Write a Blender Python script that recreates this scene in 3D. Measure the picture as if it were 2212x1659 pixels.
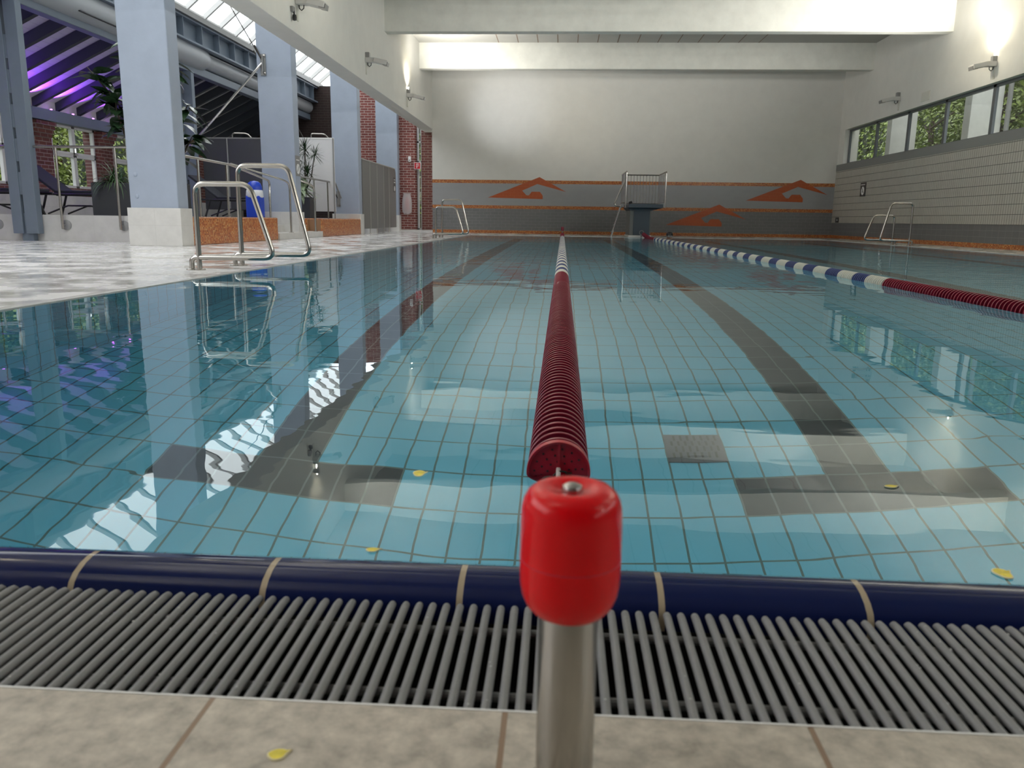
import bpy, bmesh, math, random
from mathutils import Vector, Matrix, noise

for _o in list(bpy.data.objects):
    bpy.data.objects.remove(_o, do_unlink=True)
SC = bpy.context.scene
COL = SC.collection
R = math.radians

# ------------------------------------------------------------------ camera
F_PX, PITCH, YAW, ROLL, CAM_H = 1721.9, R(11.6424), R(-3.3293), R(0.7777), 0.4516
cam_d = bpy.data.cameras.new('camera')
cam = bpy.data.objects.new('camera', cam_d)
COL.objects.link(cam)
fw = Vector((math.sin(YAW) * math.cos(PITCH), math.cos(YAW) * math.cos(PITCH), -math.sin(PITCH)))
rt = Vector((math.cos(YAW), -math.sin(YAW), 0))
up = rt.cross(fw)
rt2 = math.cos(ROLL) * rt + math.sin(ROLL) * up
up2 = -math.sin(ROLL) * rt + math.cos(ROLL) * up
cam.matrix_world = Matrix(((rt2.x, up2.x, -fw.x, 0), (rt2.y, up2.y, -fw.y, 0), (rt2.z, up2.z, -fw.z, CAM_H), (0, 0, 0, 1)))
cam_d.sensor_width = 36.0
cam_d.lens = F_PX / 2212 * 36.0
cam_d.clip_start = 0.02
cam_d.clip_end = 300
cam_d.dof.use_dof = True
cam_d.dof.focus_distance = 4.0
cam_d.dof.aperture_fstop = 9.0
SC.camera = cam

# ------------------------------------------------------------------ world, exposure
SC.view_settings.view_transform = 'Standard'
SC.view_settings.look = 'None'
SC.view_settings.gamma = 1.0
SC.view_settings.use_curve_mapping = False
SC.view_settings.exposure = 0.0
SC.cycles.max_bounces = 12
SC.cycles.diffuse_bounces = 5
SC.cycles.glossy_bounces = 4
SC.cycles.transmission_bounces = 8
SC.cycles.transparent_max_bounces = 12
SC.cycles.sample_clamp_indirect = 6.0
SC.cycles.use_denoising = True
SC.cycles.caustics_refractive = True
SC.cycles.caustics_reflective = False

world = bpy.data.worlds.new('sky')
SC.world = world
world.use_nodes = True
_nt = world.node_tree
_bg = _nt.nodes['Background']
_tc = _nt.nodes.new('ShaderNodeTexCoord')
_sp = _nt.nodes.new('ShaderNodeSeparateXYZ')
_rp = _nt.nodes.new('ShaderNodeValToRGB')
_nt.links.new(_tc.outputs['Generated'], _sp.inputs[0])
_nt.links.new(_sp.outputs['Z'], _rp.inputs[0])
_rp.color_ramp.elements[0].position = 0.0
_rp.color_ramp.elements[0].color = (0.10, 0.12, 0.10, 1)
_rp.color_ramp.elements[1].position = 0.40
_e = _rp.color_ramp.elements.new(0.12)
_e.color = (0.22, 0.25, 0.25, 1)
_rp.color_ramp.elements[1].color = (0.88, 0.94, 1.0, 1)
_nt.links.new(_rp.outputs[0], _bg.inputs['Color'])
_bg.inputs['Strength'].default_value = 3.6


def area(name, loc, size, target, energy, color=(1, 1, 1), portal=False, spread=180):
    d = bpy.data.lights.new(name, 'AREA')
    d.shape = 'RECTANGLE'
    d.size, d.size_y = size
    d.energy = energy
    d.color = color
    d.spread = R(spread)
    d.cycles.is_portal = portal
    o = bpy.data.objects.new(name, d)
    COL.objects.link(o)
    o.location = loc
    o.rotation_euler = (Vector(target) - Vector(loc)).to_track_quat('-Z', 'Y').to_euler()
    return o


def spot(name, loc, target, energy, color, angle=70, blend=0.6, radius=0.05):
    d = bpy.data.lights.new(name, 'SPOT')
    d.energy = energy
    d.color = color
    d.spot_size = R(angle)
    d.spot_blend = blend
    d.shadow_soft_size = radius
    o = bpy.data.objects.new(name, d)
    COL.objects.link(o)
    o.location = loc
    o.rotation_euler = (Vector(target) - Vector(loc)).to_track_quat('-Z', 'Y').to_euler()
    return o


# daylight through the roof glazing over the left aisle, the right window band and the glass front behind the camera
_n = Vector((3.05, 0, -3.75)).normalized()
_c = Vector((-6.625, 11.5, 6.475)) + _n * 0.2
area('daylight_roof_glazing', _c, (35, 4.8), _c + _n, 1, portal=True)
area('daylight_window_band', (9.06, 10.5, 2.83), (33, 1.0), (0, 10.5, 2.83), 1, portal=True)
area('daylight_aisle_windows', (-11.25, 18.6, 1.72), (11.4, 1.4), (0, 18.6, 1.72), 1, portal=True)


# ------------------------------------------------------------------ materials
def new_mat(name):
    m = bpy.data.materials.new(name)
    m.use_nodes = True
    nt = m.node_tree
    b = nt.nodes['Principled BSDF']
    return m, nt, b


def N(nt, kind, **kw):
    n = nt.nodes.new(kind)
    for k, v in kw.items():
        if hasattr(n, k):
            setattr(n, k, v)
        else:
            n.inputs[k].default_value = v
    return n


def c4(c):
    return (c[0], c[1], c[2], 1.0)


def coords(nt, axes='xyz', offset=(0, 0, 0), scale=(1, 1, 1)):
    """world-sized object coordinates, re-ordered so that the texture's x,y follow the given axes"""
    tc = nt.nodes.new('ShaderNodeTexCoord')
    s = nt.nodes.new('ShaderNodeSeparateXYZ')
    c = nt.nodes.new('ShaderNodeCombineXYZ')
    nt.links.new(tc.outputs['Object'], s.inputs[0])
    for i, a in enumerate(axes):
        nt.links.new(s.outputs[a.upper()], c.inputs[i])
    mp = nt.nodes.new('ShaderNodeMapping')
    mp.inputs['Location'].default_value = offset
    mp.inputs['Scale'].default_value = scale
    nt.links.new(c.outputs[0], mp.inputs[0])
    return mp.outputs[0]


def plain(name, col, rough=0.5, metal=0.0, var=0.0, scale=6.0, bump=0.0, bscale=40.0, spec=0.5, stretch=(1, 1, 1)):
    m, nt, b = new_mat(name)
    b.inputs['Base Color'].default_value = c4(col)
    b.inputs['Roughness'].default_value = rough
    b.inputs['Metallic'].default_value = metal
    b.inputs['Specular IOR Level'].default_value = spec
    v = coords(nt, scale=stretch)
    if var > 0:
        n = N(nt, 'ShaderNodeTexNoise', Scale=scale, Detail=5.0, Roughness=0.6)
        nt.links.new(v, n.inputs['Vector'])
        r = nt.nodes.new('ShaderNodeValToRGB')
        r.color_ramp.elements[0].position = 0.3
        r.color_ramp.elements[1].position = 0.7
        r.color_ramp.elements[0].color = c4([x * (1 - var) for x in col])
        r.color_ramp.elements[1].color = c4([min(1, x * (1 + var)) for x in col])
        nt.links.new(n.outputs['Fac'], r.inputs[0])
        nt.links.new(r.outputs[0], b.inputs['Base Color'])
    if bump > 0:
        n2 = N(nt, 'ShaderNodeTexNoise', Scale=bscale, Detail=3.0)
        nt.links.new(v, n2.inputs['Vector'])
        bp = N(nt, 'ShaderNodeBump', Strength=1.0, Distance=bump)
        nt.links.new(n2.outputs['Fac'], bp.inputs['Height'])
        nt.links.new(bp.outputs[0], b.inputs['Normal'])
    return m


def bricks(name, axes, w, h, mortar, c1, c2, cm, rough=0.5, shift=0.5, offset=(0, 0, 0), bump=0.002, mix=0.0, spec=0.5, smooth=0.1):
    m, nt, b = new_mat(name)
    v = coords(nt, axes, offset)
    t = N(nt, 'ShaderNodeTexBrick', offset=shift, squash=1.0)
    t.offset_frequency = 2
    for k, x in {'Color1': c4(c1), 'Color2': c4(c2), 'Mortar': c4(cm), 'Scale': 1.0, 'Mortar Size': mortar,
                 'Mortar Smooth': smooth, 'Bias': mix, 'Brick Width': w, 'Row Height': h}.items():
        t.inputs[k].default_value = x
    nt.links.new(v, t.inputs['Vector'])
    nt.links.new(t.outputs['Color'], b.inputs['Base Color'])
    b.inputs['Roughness'].default_value = rough
    b.inputs['Specular IOR Level'].default_value = spec
    if bump:
        iv = N(nt, 'ShaderNodeMath', operation='SUBTRACT')
        iv.inputs[0].default_value = 1.0
        nt.links.new(t.outputs['Fac'], iv.inputs[1])
        bp = N(nt, 'ShaderNodeBump', Strength=1.0, Distance=bump)
        nt.links.new(iv.outputs[0], bp.inputs['Height'])
        nt.links.new(bp.outputs[0], b.inputs['Normal'])
    return m


def mosaic(name, axes, cell, cols, cm, rough=0.25):
    """small glass mosaic: a random colour for every little tile, with joints"""
    m, nt, b = new_mat(name)
    v = coords(nt, axes)
    sn = N(nt, 'ShaderNodeVectorMath', operation='SNAP')
    sn.inputs[1].default_value = (cell, cell, cell)
    nt.links.new(v, sn.inputs[0])
    wn = nt.nodes.new('ShaderNodeTexWhiteNoise')
    nt.links.new(sn.outputs[0], wn.inputs['Vector'])
    r = nt.nodes.new('ShaderNodeValToRGB')
    r.color_ramp.interpolation = 'CONSTANT'
    while len(r.color_ramp.elements) < len(cols):
        r.color_ramp.elements.new(0.5)
    for i, c in enumerate(cols):
        r.color_ramp.elements[i].position = i / len(cols)
        r.color_ramp.elements[i].color = c4(c)
    nt.links.new(wn.outputs['Value'], r.inputs[0])
    t = N(nt, 'ShaderNodeTexBrick', offset=0.0)
    for k, x in {'Color1': (1, 1, 1, 1), 'Color2': (1, 1, 1, 1), 'Mortar': (0, 0, 0, 1), 'Scale': 1.0, 'Mortar Size': cell * 0.07,
                 'Mortar Smooth': 0.1, 'Brick Width': cell, 'Row Height': cell}.items():
        t.inputs[k].default_value = x
    nt.links.new(v, t.inputs['Vector'])
    mx = nt.nodes.new('ShaderNodeMix')
    mx.data_type = 'RGBA'
    nt.links.new(t.outputs['Fac'], mx.inputs['Factor'])
    nt.links.new(r.outputs[0], mx.inputs['A'])
    mx.inputs['B'].default_value = c4(cm)
    nt.links.new(mx.outputs['Result'], b.inputs['Base Color'])
    b.inputs['Roughness'].default_value = rough
    return m


def stone(name, axes, w, h, mortar, col, cm, offset=(0, 0, 0), rough=(0.35, 0.35), var=0.12, blot=9.0, wet=0.0, shift=0.0):
    """stone-look tiles with blotches; rough gives dry and wet gloss, patches follow a noise"""
    m, nt, b = new_mat(name)
    v = coords(nt, axes, offset)
    n = N(nt, 'ShaderNodeTexNoise', Scale=blot, Detail=8.0, Roughness=0.65)
    nt.links.new(v, n.inputs['Vector'])
    r = nt.nodes.new('ShaderNodeValToRGB')
    r.color_ramp.elements[0].position = 0.32
    r.color_ramp.elements[1].position = 0.68
    r.color_ramp.elements[0].color = c4([x * (1 - var) for x in col])
    r.color_ramp.elements[1].color = c4([min(1, x * (1 + var)) for x in col])
    nt.links.new(n.outputs['Fac'], r.inputs[0])
    t = N(nt, 'ShaderNodeTexBrick', offset=shift)
    for k, x in {'Color1': (1, 1, 1, 1), 'Color2': (1, 1, 1, 1), 'Mortar': (0, 0, 0, 1), 'Scale': 1.0, 'Mortar Size': mortar,
                 'Mortar Smooth': 0.1, 'Brick Width': w, 'Row Height': h}.items():
        t.inputs[k].default_value = x
    nt.links.new(v, t.inputs['Vector'])
    mx = nt.nodes.new('ShaderNodeMix')
    mx.data_type = 'RGBA'
    nt.links.new(t.outputs['Fac'], mx.inputs['Factor'])
    nt.links.new(r.outputs[0], mx.inputs['A'])
    mx.inputs['B'].default_value = c4(cm)
    nt.links.new(mx.outputs['Result'], b.inputs['Base Color'])
    n2 = N(nt, 'ShaderNodeTexNoise', Scale=2.2, Detail=4.0, Roughness=0.6)
    nt.links.new(v, n2.inputs['Vector'])
    mr = N(nt, 'ShaderNodeMapRange')
    mr.inputs['From Min'].default_value = 0.42
    mr.inputs['From Max'].default_value = 0.58
    mr.inputs['To Min'].default_value = rough[0]
    mr.inputs['To Max'].default_value = rough[1]
    nt.links.new(n2.outputs['Fac'], mr.inputs[0])
    nt.links.new(mr.outputs[0], b.inputs['Roughness'])
    n3 = N(nt, 'ShaderNodeTexNoise', Scale=7.0 if wet else 60.0, Detail=4.0)
    nt.links.new(v, n3.inputs['Vector'])
    ad = N(nt, 'ShaderNodeMath', operation='MULTIPLY_ADD')
    nt.links.new(t.outputs['Fac'], ad.inputs[0])
    ad.inputs[1].default_value = -1.0
    nt.links.new(n3.outputs['Fac'], ad.inputs[2])
    bp = N(nt, 'ShaderNodeBump', Strength=1.0, Distance=wet if wet else 0.0006)
    nt.links.new(ad.outputs[0], bp.inputs['Height'])
    nt.links.new(bp.outputs[0], b.inputs['Normal'])
    return m


def emit(name, col, strength):
    m, nt, b = new_mat(name)
    b.inputs['Base Color'].default_value = c4(col)
    b.inputs['Emission Color'].default_value = c4(col)
    b.inputs['Emission Strength'].default_value = strength
    return m


def glass_pane(name, tint=(1, 1, 1)):
    m = bpy.data.materials.new(name)
    m.use_nodes = True
    nt = m.node_tree
    nt.nodes.clear()
    o = nt.nodes.new('ShaderNodeOutputMaterial')
    t = N(nt, 'ShaderNodeBsdfTransparent', Color=c4(tint))
    g = N(nt, 'ShaderNodeBsdfGlossy', Roughness=0.02)
    fr = N(nt, 'ShaderNodeFresnel', IOR=1.5)
    ge = nt.nodes.new('ShaderNodeNewGeometry')
    io = N(nt, 'ShaderNodeMapRange')
    io.inputs['To Min'].default_value = 1.5
    io.inputs['To Max'].default_value = 1 / 1.5
    nt.links.new(ge.outputs['Backfacing'], io.inputs[0])
    nt.links.new(io.outputs[0], fr.inputs['IOR'])
    mx = nt.nodes.new('ShaderNodeMixShader')
    nt.links.new(fr.outputs[0], mx.inputs[0])
    nt.links.new(t.outputs[0], mx.inputs[1])
    nt.links.new(g.outputs[0], mx.inputs[2])
    nt.links.new(mx.outputs[0], o.inputs[0])
    return m


def water_mat():
    m = bpy.data.materials.new('pool_water')
    m.use_nodes = True
    nt = m.node_tree
    nt.nodes.clear()
    o = nt.nodes.new('ShaderNodeOutputMaterial')
    g = N(nt, 'ShaderNodeBsdfGlass', IOR=1.333, Roughness=0.0)
    g.inputs['Color'].default_value = (0.93, 0.985, 1.0, 1)
    tc = nt.nodes.new('ShaderNodeTexCoord')
    s = nt.nodes.new('ShaderNodeSeparateXYZ')
    nt.links.new(tc.outputs['Object'], s.inputs[0])

    def layer(scale, stretch, amp):
        mp = nt.nodes.new('ShaderNodeMapping')
        mp.inputs['Scale'].default_value = stretch
        nt.links.new(tc.outputs['Object'], mp.inputs[0])
        n = N(nt, 'ShaderNodeTexNoise', Scale=scale, Detail=1.5, Roughness=0.45, Distortion=0.3)
        nt.links.new(mp.outputs[0], n.inputs['Vector'])
        mu = N(nt, 'ShaderNodeMath', operation='MULTIPLY')
        mu.inputs[1].default_value = amp
        nt.links.new(n.outputs['Fac'], mu.inputs[0])
        return mu.outputs[0]

    # calm swell near the edge, small ripples further out and in the far lanes
    a = layer(1.5, (1, 1, 1), 0.0030)
    c = layer(5.0, (0.7, 1.3, 1), 0.0006)
    d = layer(6.5, (0.6, 1.3, 1), 0.0036)
    far = N(nt, 'ShaderNodeMapRange')
    for k, x in {'From Min': 6.0, 'From Max': 13.0, 'To Min': 0.0, 'To Max': 1.0}.items():
        far.inputs[k].default_value = x
    nt.links.new(s.outputs['Y'], far.inputs[0])
    side = N(nt, 'ShaderNodeMapRange')
    for k, x in {'From Min': 2.4, 'From Max': 3.4, 'To Min': 0.0, 'To Max': 1.0}.items():
        side.inputs[k].default_value = x
    nt.links.new(s.outputs['X'], side.inputs[0])
    mx = N(nt, 'ShaderNodeMath', operation='MAXIMUM')
    nt.links.new(far.outputs[0], mx.inputs[0])
    nt.links.new(side.outputs[0], mx.inputs[1])
    md = N(nt, 'ShaderNodeMath', operation='MULTIPLY')
    nt.links.new(d, md.inputs[0])
    nt.links.new(mx.outputs[0], md.inputs[1])
    s1 = N(nt, 'ShaderNodeMath', operation='ADD')
    nt.links.new(a, s1.inputs[0])
    nt.links.new(c, s1.inputs[1])
    s2 = N(nt, 'ShaderNodeMath', operation='ADD')
    nt.links.new(s1.outputs[0], s2.inputs[0])
    nt.links.new(md.outputs[0], s2.inputs[1])
    bp = N(nt, 'ShaderNodeBump', Strength=1.0, Distance=1.0)
    nt.links.new(s2.outputs[0], bp.inputs['Height'])
    nt.links.new(bp.outputs[0], g.inputs['Normal'])
    nt.links.new(g.outputs[0], o.inputs[0])
    return m


M = {}
M['plaster'] = plain('white_plaster', (0.72, 0.71, 0.67), 0.75, var=0.03, scale=2.5, bump=0.0006, bscale=90)
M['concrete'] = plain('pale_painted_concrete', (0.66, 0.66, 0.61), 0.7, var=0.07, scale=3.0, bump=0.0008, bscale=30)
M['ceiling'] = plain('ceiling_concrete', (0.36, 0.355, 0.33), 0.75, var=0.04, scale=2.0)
M['joint'] = plain('brown_joint', (0.16, 0.10, 0.06), 0.8)
M['column_blue'] = plain('blue_grey_paint', (0.32, 0.37, 0.46), 0.45, var=0.05, scale=3.0, bump=0.0008, bscale=25)
M['column_side'] = M['column_blue']
M['steel_blue'] = plain('grey_blue_steel_paint', (0.15, 0.185, 0.235), 0.42, var=0.04)
M['plinth'] = stone('pale_plinth_tile', 'xzy', 0.6, 0.3, 0.002, (0.60, 0.59, 0.57), (0.5, 0.49, 0.47), var=0.07, blot=4.0)
M['base_wall'] = stone('pale_base_tile', 'xzy', 0.6, 0.6, 0.002, (0.56, 0.55, 0.54), (0.47, 0.46, 0.45), var=0.07, blot=4.0)
M['deck_wet'] = stone('wet_pale_deck_tile', 'xyz', 0.6, 0.6, 0.003, (0.68, 0.67, 0.67), (0.5, 0.49, 0.48), rough=(0.06, 0.34), var=0.05, blot=5.0, wet=0.0035)
M['deck_near'] = stone('beige_stone_tile', 'xyz', 0.2800, 0.56, 0.0028, (0.46, 0.412, 0.348), (0.26, 0.17, 0.11), offset=(0.041, -0.112, 0), rough=(0.45, 0.35), var=0.34, blot=38.0)
M['deck_far'] = stone('pale_beige_deck_tile', 'xyz', 0.3, 0.3, 0.002, (0.56, 0.54, 0.49), (0.4, 0.38, 0.34), rough=(0.3, 0.2), var=0.05)
TILE = dict(w=0.125, h=0.25, mortar=0.0045, shift=0.0, bump=0)
M['pool_tile'] = bricks('turquoise_pool_tile', 'xyz', c1=(0.165, 0.60, 0.79), c2=(0.185, 0.63, 0.82), cm=(0.10, 0.19, 0.19), rough=0.3, offset=(0.012, 0.05, 0), **TILE)
M['pool_dark'] = bricks('dark_lane_tile', 'xyz', c1=(0.035, 0.038, 0.042), c2=(0.045, 0.045, 0.05), cm=(0.16, 0.2, 0.18), rough=0.3, offset=(0.012, 0.05, 0), **TILE)
M['pool_wall'] = bricks('turquoise_pool_wall_tile', 'xzy', c1=(0.165, 0.60, 0.79), c2=(0.185, 0.63, 0.82), cm=(0.10, 0.19, 0.19), rough=0.3, **TILE)
M['pool_wall_y'] = bricks('turquoise_pool_side_tile', 'yzx', c1=(0.165, 0.60, 0.79), c2=(0.185, 0.63, 0.82), cm=(0.10, 0.19, 0.19), rough=0.3, **TILE)
M['coping'] = bricks('cobalt_glazed_edge_tile', 'xyz', 0.252, 9.0, 0.0042, (0.006, 0.012, 0.066), (0.007, 0.013, 0.074), (0.42, 0.34, 0.24), spec=0.2, rough=0.08, shift=0.0, offset=(0.116, 4.5, 0), bump=0.0012)
M['white_edge'] = plain('white_edge_strip', (0.78, 0.78, 0.78), 0.3)
M['pale_edge'] = plain('pale_stone_edge', (0.62, 0.61, 0.6), 0.2, var=0.05)
M['water'] = water_mat()
M['grey_brick_tile'] = bricks('grey_wall_tile', 'xzy', 0.25, 0.1, 0.003, (0.175, 0.175, 0.18), (0.19, 0.19, 0.195), (0.34, 0.34, 0.33), rough=0.3, offset=(0, -0.01, 0))
M['grey_brick_tile_y'] = bricks('grey_side_wall_tile', 'yzx', 0.25, 0.13, 0.003, (0.16, 0.16, 0.165), (0.175, 0.175, 0.18), (0.3, 0.3, 0.29), rough=0.3, shift=0.0, offset=(0, -0.1, 0))
M['grey_fine_tile'] = bricks('light_grey_wall_tile', 'xzy', 0.25, 0.1, 0.0012, (0.32, 0.325, 0.335), (0.335, 0.34, 0.35), (0.36, 0.36, 0.365), rough=0.35, bump=0.0006)
ORANGES = [(0.50, 0.145, 0.03), (0.38, 0.09, 0.02), (0.56, 0.20, 0.05), (0.27, 0.06, 0.016), (0.60, 0.29, 0.10), (0.45, 0.12, 0.025)]
M['orange_x'] = mosaic('orange_mosaic', 'xzy', 0.025, ORANGES, (0.36, 0.20, 0.11))
M['orange_y'] = mosaic('orange_mosaic_side', 'yzx', 0.025, ORANGES, (0.36, 0.20, 0.11))
M['orange_z'] = mosaic('orange_mosaic_top', 'xyz', 0.025, ORANGES, (0.36, 0.20, 0.11))
M['mural'] = bricks('rust_red_mural_tile', 'xzy', 0.25, 0.1, 0.002, (0.42, 0.085, 0.02), (0.45, 0.095, 0.024), (0.5, 0.2, 0.1), rough=0.3)
M['slat'] = bricks('cream_split_tile', 'yzx', 0.09, 0.2, 0.0055, (0.47, 0.45, 0.40), (0.50, 0.48, 0.43), (0.09, 0.085, 0.075), rough=0.6, shift=0.0, offset=(0, -0.083, 0), bump=0.012, smooth=0.5)
M['sill'] = plain('grey_sill_paint', (0.21, 0.215, 0.21), 0.5)
M['frame_dark'] = plain('dark_window_aluminium', (0.12, 0.13, 0.14), 0.4, 0.3)
M['frame_white'] = plain('white_window_frame', (0.62, 0.62, 0.62), 0.4)
M['glass'] = glass_pane('window_glass', (0.95, 0.98, 0.97))
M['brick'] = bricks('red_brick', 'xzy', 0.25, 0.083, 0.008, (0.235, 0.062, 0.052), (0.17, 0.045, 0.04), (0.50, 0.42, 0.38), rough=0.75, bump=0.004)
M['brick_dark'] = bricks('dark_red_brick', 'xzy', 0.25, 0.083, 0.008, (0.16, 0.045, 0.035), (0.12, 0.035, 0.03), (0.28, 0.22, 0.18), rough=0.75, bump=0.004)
M['brick_shaded'] = bricks('shade_dark_brick', 'xzy', 0.25, 0.083, 0.008, (0.03, 0.014, 0.012), (0.02, 0.01, 0.01), (0.045, 0.035, 0.03), rough=0.8, bump=0.004)  # brick blackened in its colour to stand in for shade
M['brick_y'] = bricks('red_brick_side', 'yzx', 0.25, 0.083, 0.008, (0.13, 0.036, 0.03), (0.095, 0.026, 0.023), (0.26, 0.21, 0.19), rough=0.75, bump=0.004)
M['board'] = bricks('white_ceiling_boards', 'yxz', 4.0, 0.16, 0.002, (0.70, 0.69, 0.68), (0.73, 0.72, 0.71), (0.4, 0.4, 0.4), rough=0.7)
M['rafter'] = plain('dark_blue_grey_rafter', (0.035, 0.042, 0.055), 0.5)
M['annex_floor'] = stone('annex_floor_tile', 'xyz', 0.3, 0.3, 0.002, (0.33, 0.32, 0.32), (0.25, 0.25, 0.25), var=0.05)
M['steel'] = plain('brushed_stainless_steel', (0.44, 0.42, 0.39), 0.22, 1.0, var=0.06, scale=3.0)
M['steel_bright'] = plain('polished_stainless_steel', (0.68, 0.66, 0.63), 0.16, 1.0)
M['steel_pole'] = plain('worn_brushed_steel', (0.43, 0.41, 0.38), 0.2, 1.0, var=0.10, scale=30.0, stretch=(1, 1, 0.1), bump=0.00008, bscale=400)
M['bolt'] = plain('bolt_metal', (0.42, 0.40, 0.38), 0.25, 1.0)
M['dark_metal'] = plain('dark_weathered_metal', (0.055, 0.05, 0.045), 0.45, 0.8)
M['red_plastic'] = plain('red_glossy_plastic', (0.78, 0.001, 0.006), 0.2, var=0.02, spec=0.3)
M['seam'] = plain('pink_mould_seam', (0.62, 0.01, 0.05), 0.3)
M['disc_red'] = plain('dark_red_float_plastic', (0.24, 0.010, 0.032), 0.30)
M['disc_white'] = plain('cream_float_plastic', (0.78, 0.76, 0.67), 0.35)
M['disc_blue'] = plain('blue_float_plastic', (0.055, 0.075, 0.22), 0.35)
M['plate_red'] = plain('red_end_plate_plastic', (0.46, 0.006, 0.02), 0.3)
M['droplet'] = plain('water_drop', (0.5, 0.5, 0.5), 0.05, spec=0.9)
M['hole'] = plain('dark_red_hole', (0.05, 0.003, 0.006), 0.6)
M['grate'] = plain('grey_ribbed_plastic', (0.20, 0.20, 0.205), 0.42, bump=0.0004, bscale=700, var=0.05, scale=60)
M['black'] = plain('black_plastic', (0.012, 0.012, 0.014), 0.5)
M['trench'] = plain('dark_gutter', (0.012, 0.012, 0.013), 0.7)
M['cloth_dark'] = plain('black_lounger_fabric', (0.014, 0.016, 0.026), 0.8)
M['screen_dark'] = plain('dark_grey_laminate', (0.055, 0.056, 0.066), 0.5)
M['screen_white'] = plain('white_laminate', (0.68, 0.68, 0.70), 0.5)
M['locker'] = plain('grey_laminate_partition', (0.155, 0.15, 0.145), 0.45)
M['locker_line'] = plain('pale_joint_profile', (0.42, 0.41, 0.38), 0.4)
M['bin_blue'] = plain('cobalt_bin_plastic', (0.012, 0.055, 0.50), 0.35)
M['bag'] = plain('white_bin_liner', (0.75, 0.77, 0.82), 0.4, bump=0.006, bscale=30)
M['lamp_white'] = plain('light_grey_lamp_metal', (0.58, 0.57, 0.55), 0.45)
M['lamp_grey'] = plain('grey_lamp_metal', (0.26, 0.26, 0.26), 0.45)
M['lamp_glass'] = plain('lamp_front_glass', (0.20, 0.20, 0.20), 0.1)
M['bulb'] = emit('lit_lamp_tube', (1.0, 0.93, 0.75), 30.0)
M['violet_lamp'] = emit('violet_led', (0.55, 0.10, 1.0), 14.0)
M['leaf_dark'] = plain('dark_glossy_leaf', (0.022, 0.05, 0.022), 0.22, var=0.3, scale=8)
M['leaf_mid'] = plain('green_leaf', (0.06, 0.13, 0.045), 0.4, var=0.35, scale=10)
M['leaf_pale'] = plain('variegated_leaf', (0.30, 0.38, 0.25), 0.35, var=0.5, scale=25)
M['bark'] = plain('brown_bark', (0.06, 0.045, 0.03), 0.8, var=0.3)
M['planter'] = plain('charcoal_planter', (0.035, 0.038, 0.045), 0.5)
M['soil'] = plain('potting_soil', (0.03, 0.022, 0.015), 0.9)
M['tree_leaf'] = plain('tree_leaf', (0.17, 0.23, 0.045), 0.45, var=0.85, scale=3.0)
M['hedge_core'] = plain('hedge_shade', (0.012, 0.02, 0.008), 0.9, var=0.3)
M['sunlit_concrete'] = plain('pale_outdoor_concrete', (0.62, 0.62, 0.60), 0.8, var=0.06, scale=4)
M['sign_red'] = plain('sign_red', (0.50, 0.012, 0.02), 0.4)
M['sign_white'] = plain('sign_white', (0.8, 0.8, 0.8), 0.4)
M['sign_dark'] = plain('sign_dark', (0.05, 0.045, 0.045), 0.4)
M['sign_grey'] = plain('sign_grey', (0.22, 0.22, 0.22), 0.4)
M['tower_blue'] = plain('slate_blue_tower_paint', (0.055, 0.075, 0.10), 0.45)
M['tower_grey'] = plain('grey_tower_concrete', (0.17, 0.175, 0.175), 0.6)
M['skin'] = plain('skin', (0.42, 0.22, 0.15), 0.5)
M['cap_dark'] = plain('dark_swim_cap', (0.015, 0.015, 0.018), 0.3)
M['yellow'] = plain('yellow_leaf', (0.80, 0.66, 0.06), 0.5, var=0.25, scale=60)
M['yellow_rim'] = plain('pale_leaf_rim', (0.8, 0.72, 0.45), 0.5)
M['drain'] = plain('grey_drain_plate', (0.10, 0.11, 0.125), 0.4)
M['vent'] = plain('pale_vent_plate', (0.64, 0.63, 0.57), 0.6)
M['lawn'] = plain('lawn', (0.06, 0.10, 0.03), 0.9, var=0.3)
M['duct'] = plain('grey_painted_duct', (0.42, 0.44, 0.47), 0.38)
M['cable_black'] = plain('black_cable', (0.02, 0.02, 0.02), 0.5)
_m, _nt, _b = new_mat('clear_plastic_film')
_b.inputs['Base Color'].default_value = (0.72, 0.66, 0.66, 1)
_b.inputs['Alpha'].default_value = 0.55
_b.inputs['Roughness'].default_value = 0.2
M['film'] = _m

# ------------------------------------------------------------------ mesh helpers
ORIGIN = {}


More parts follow.
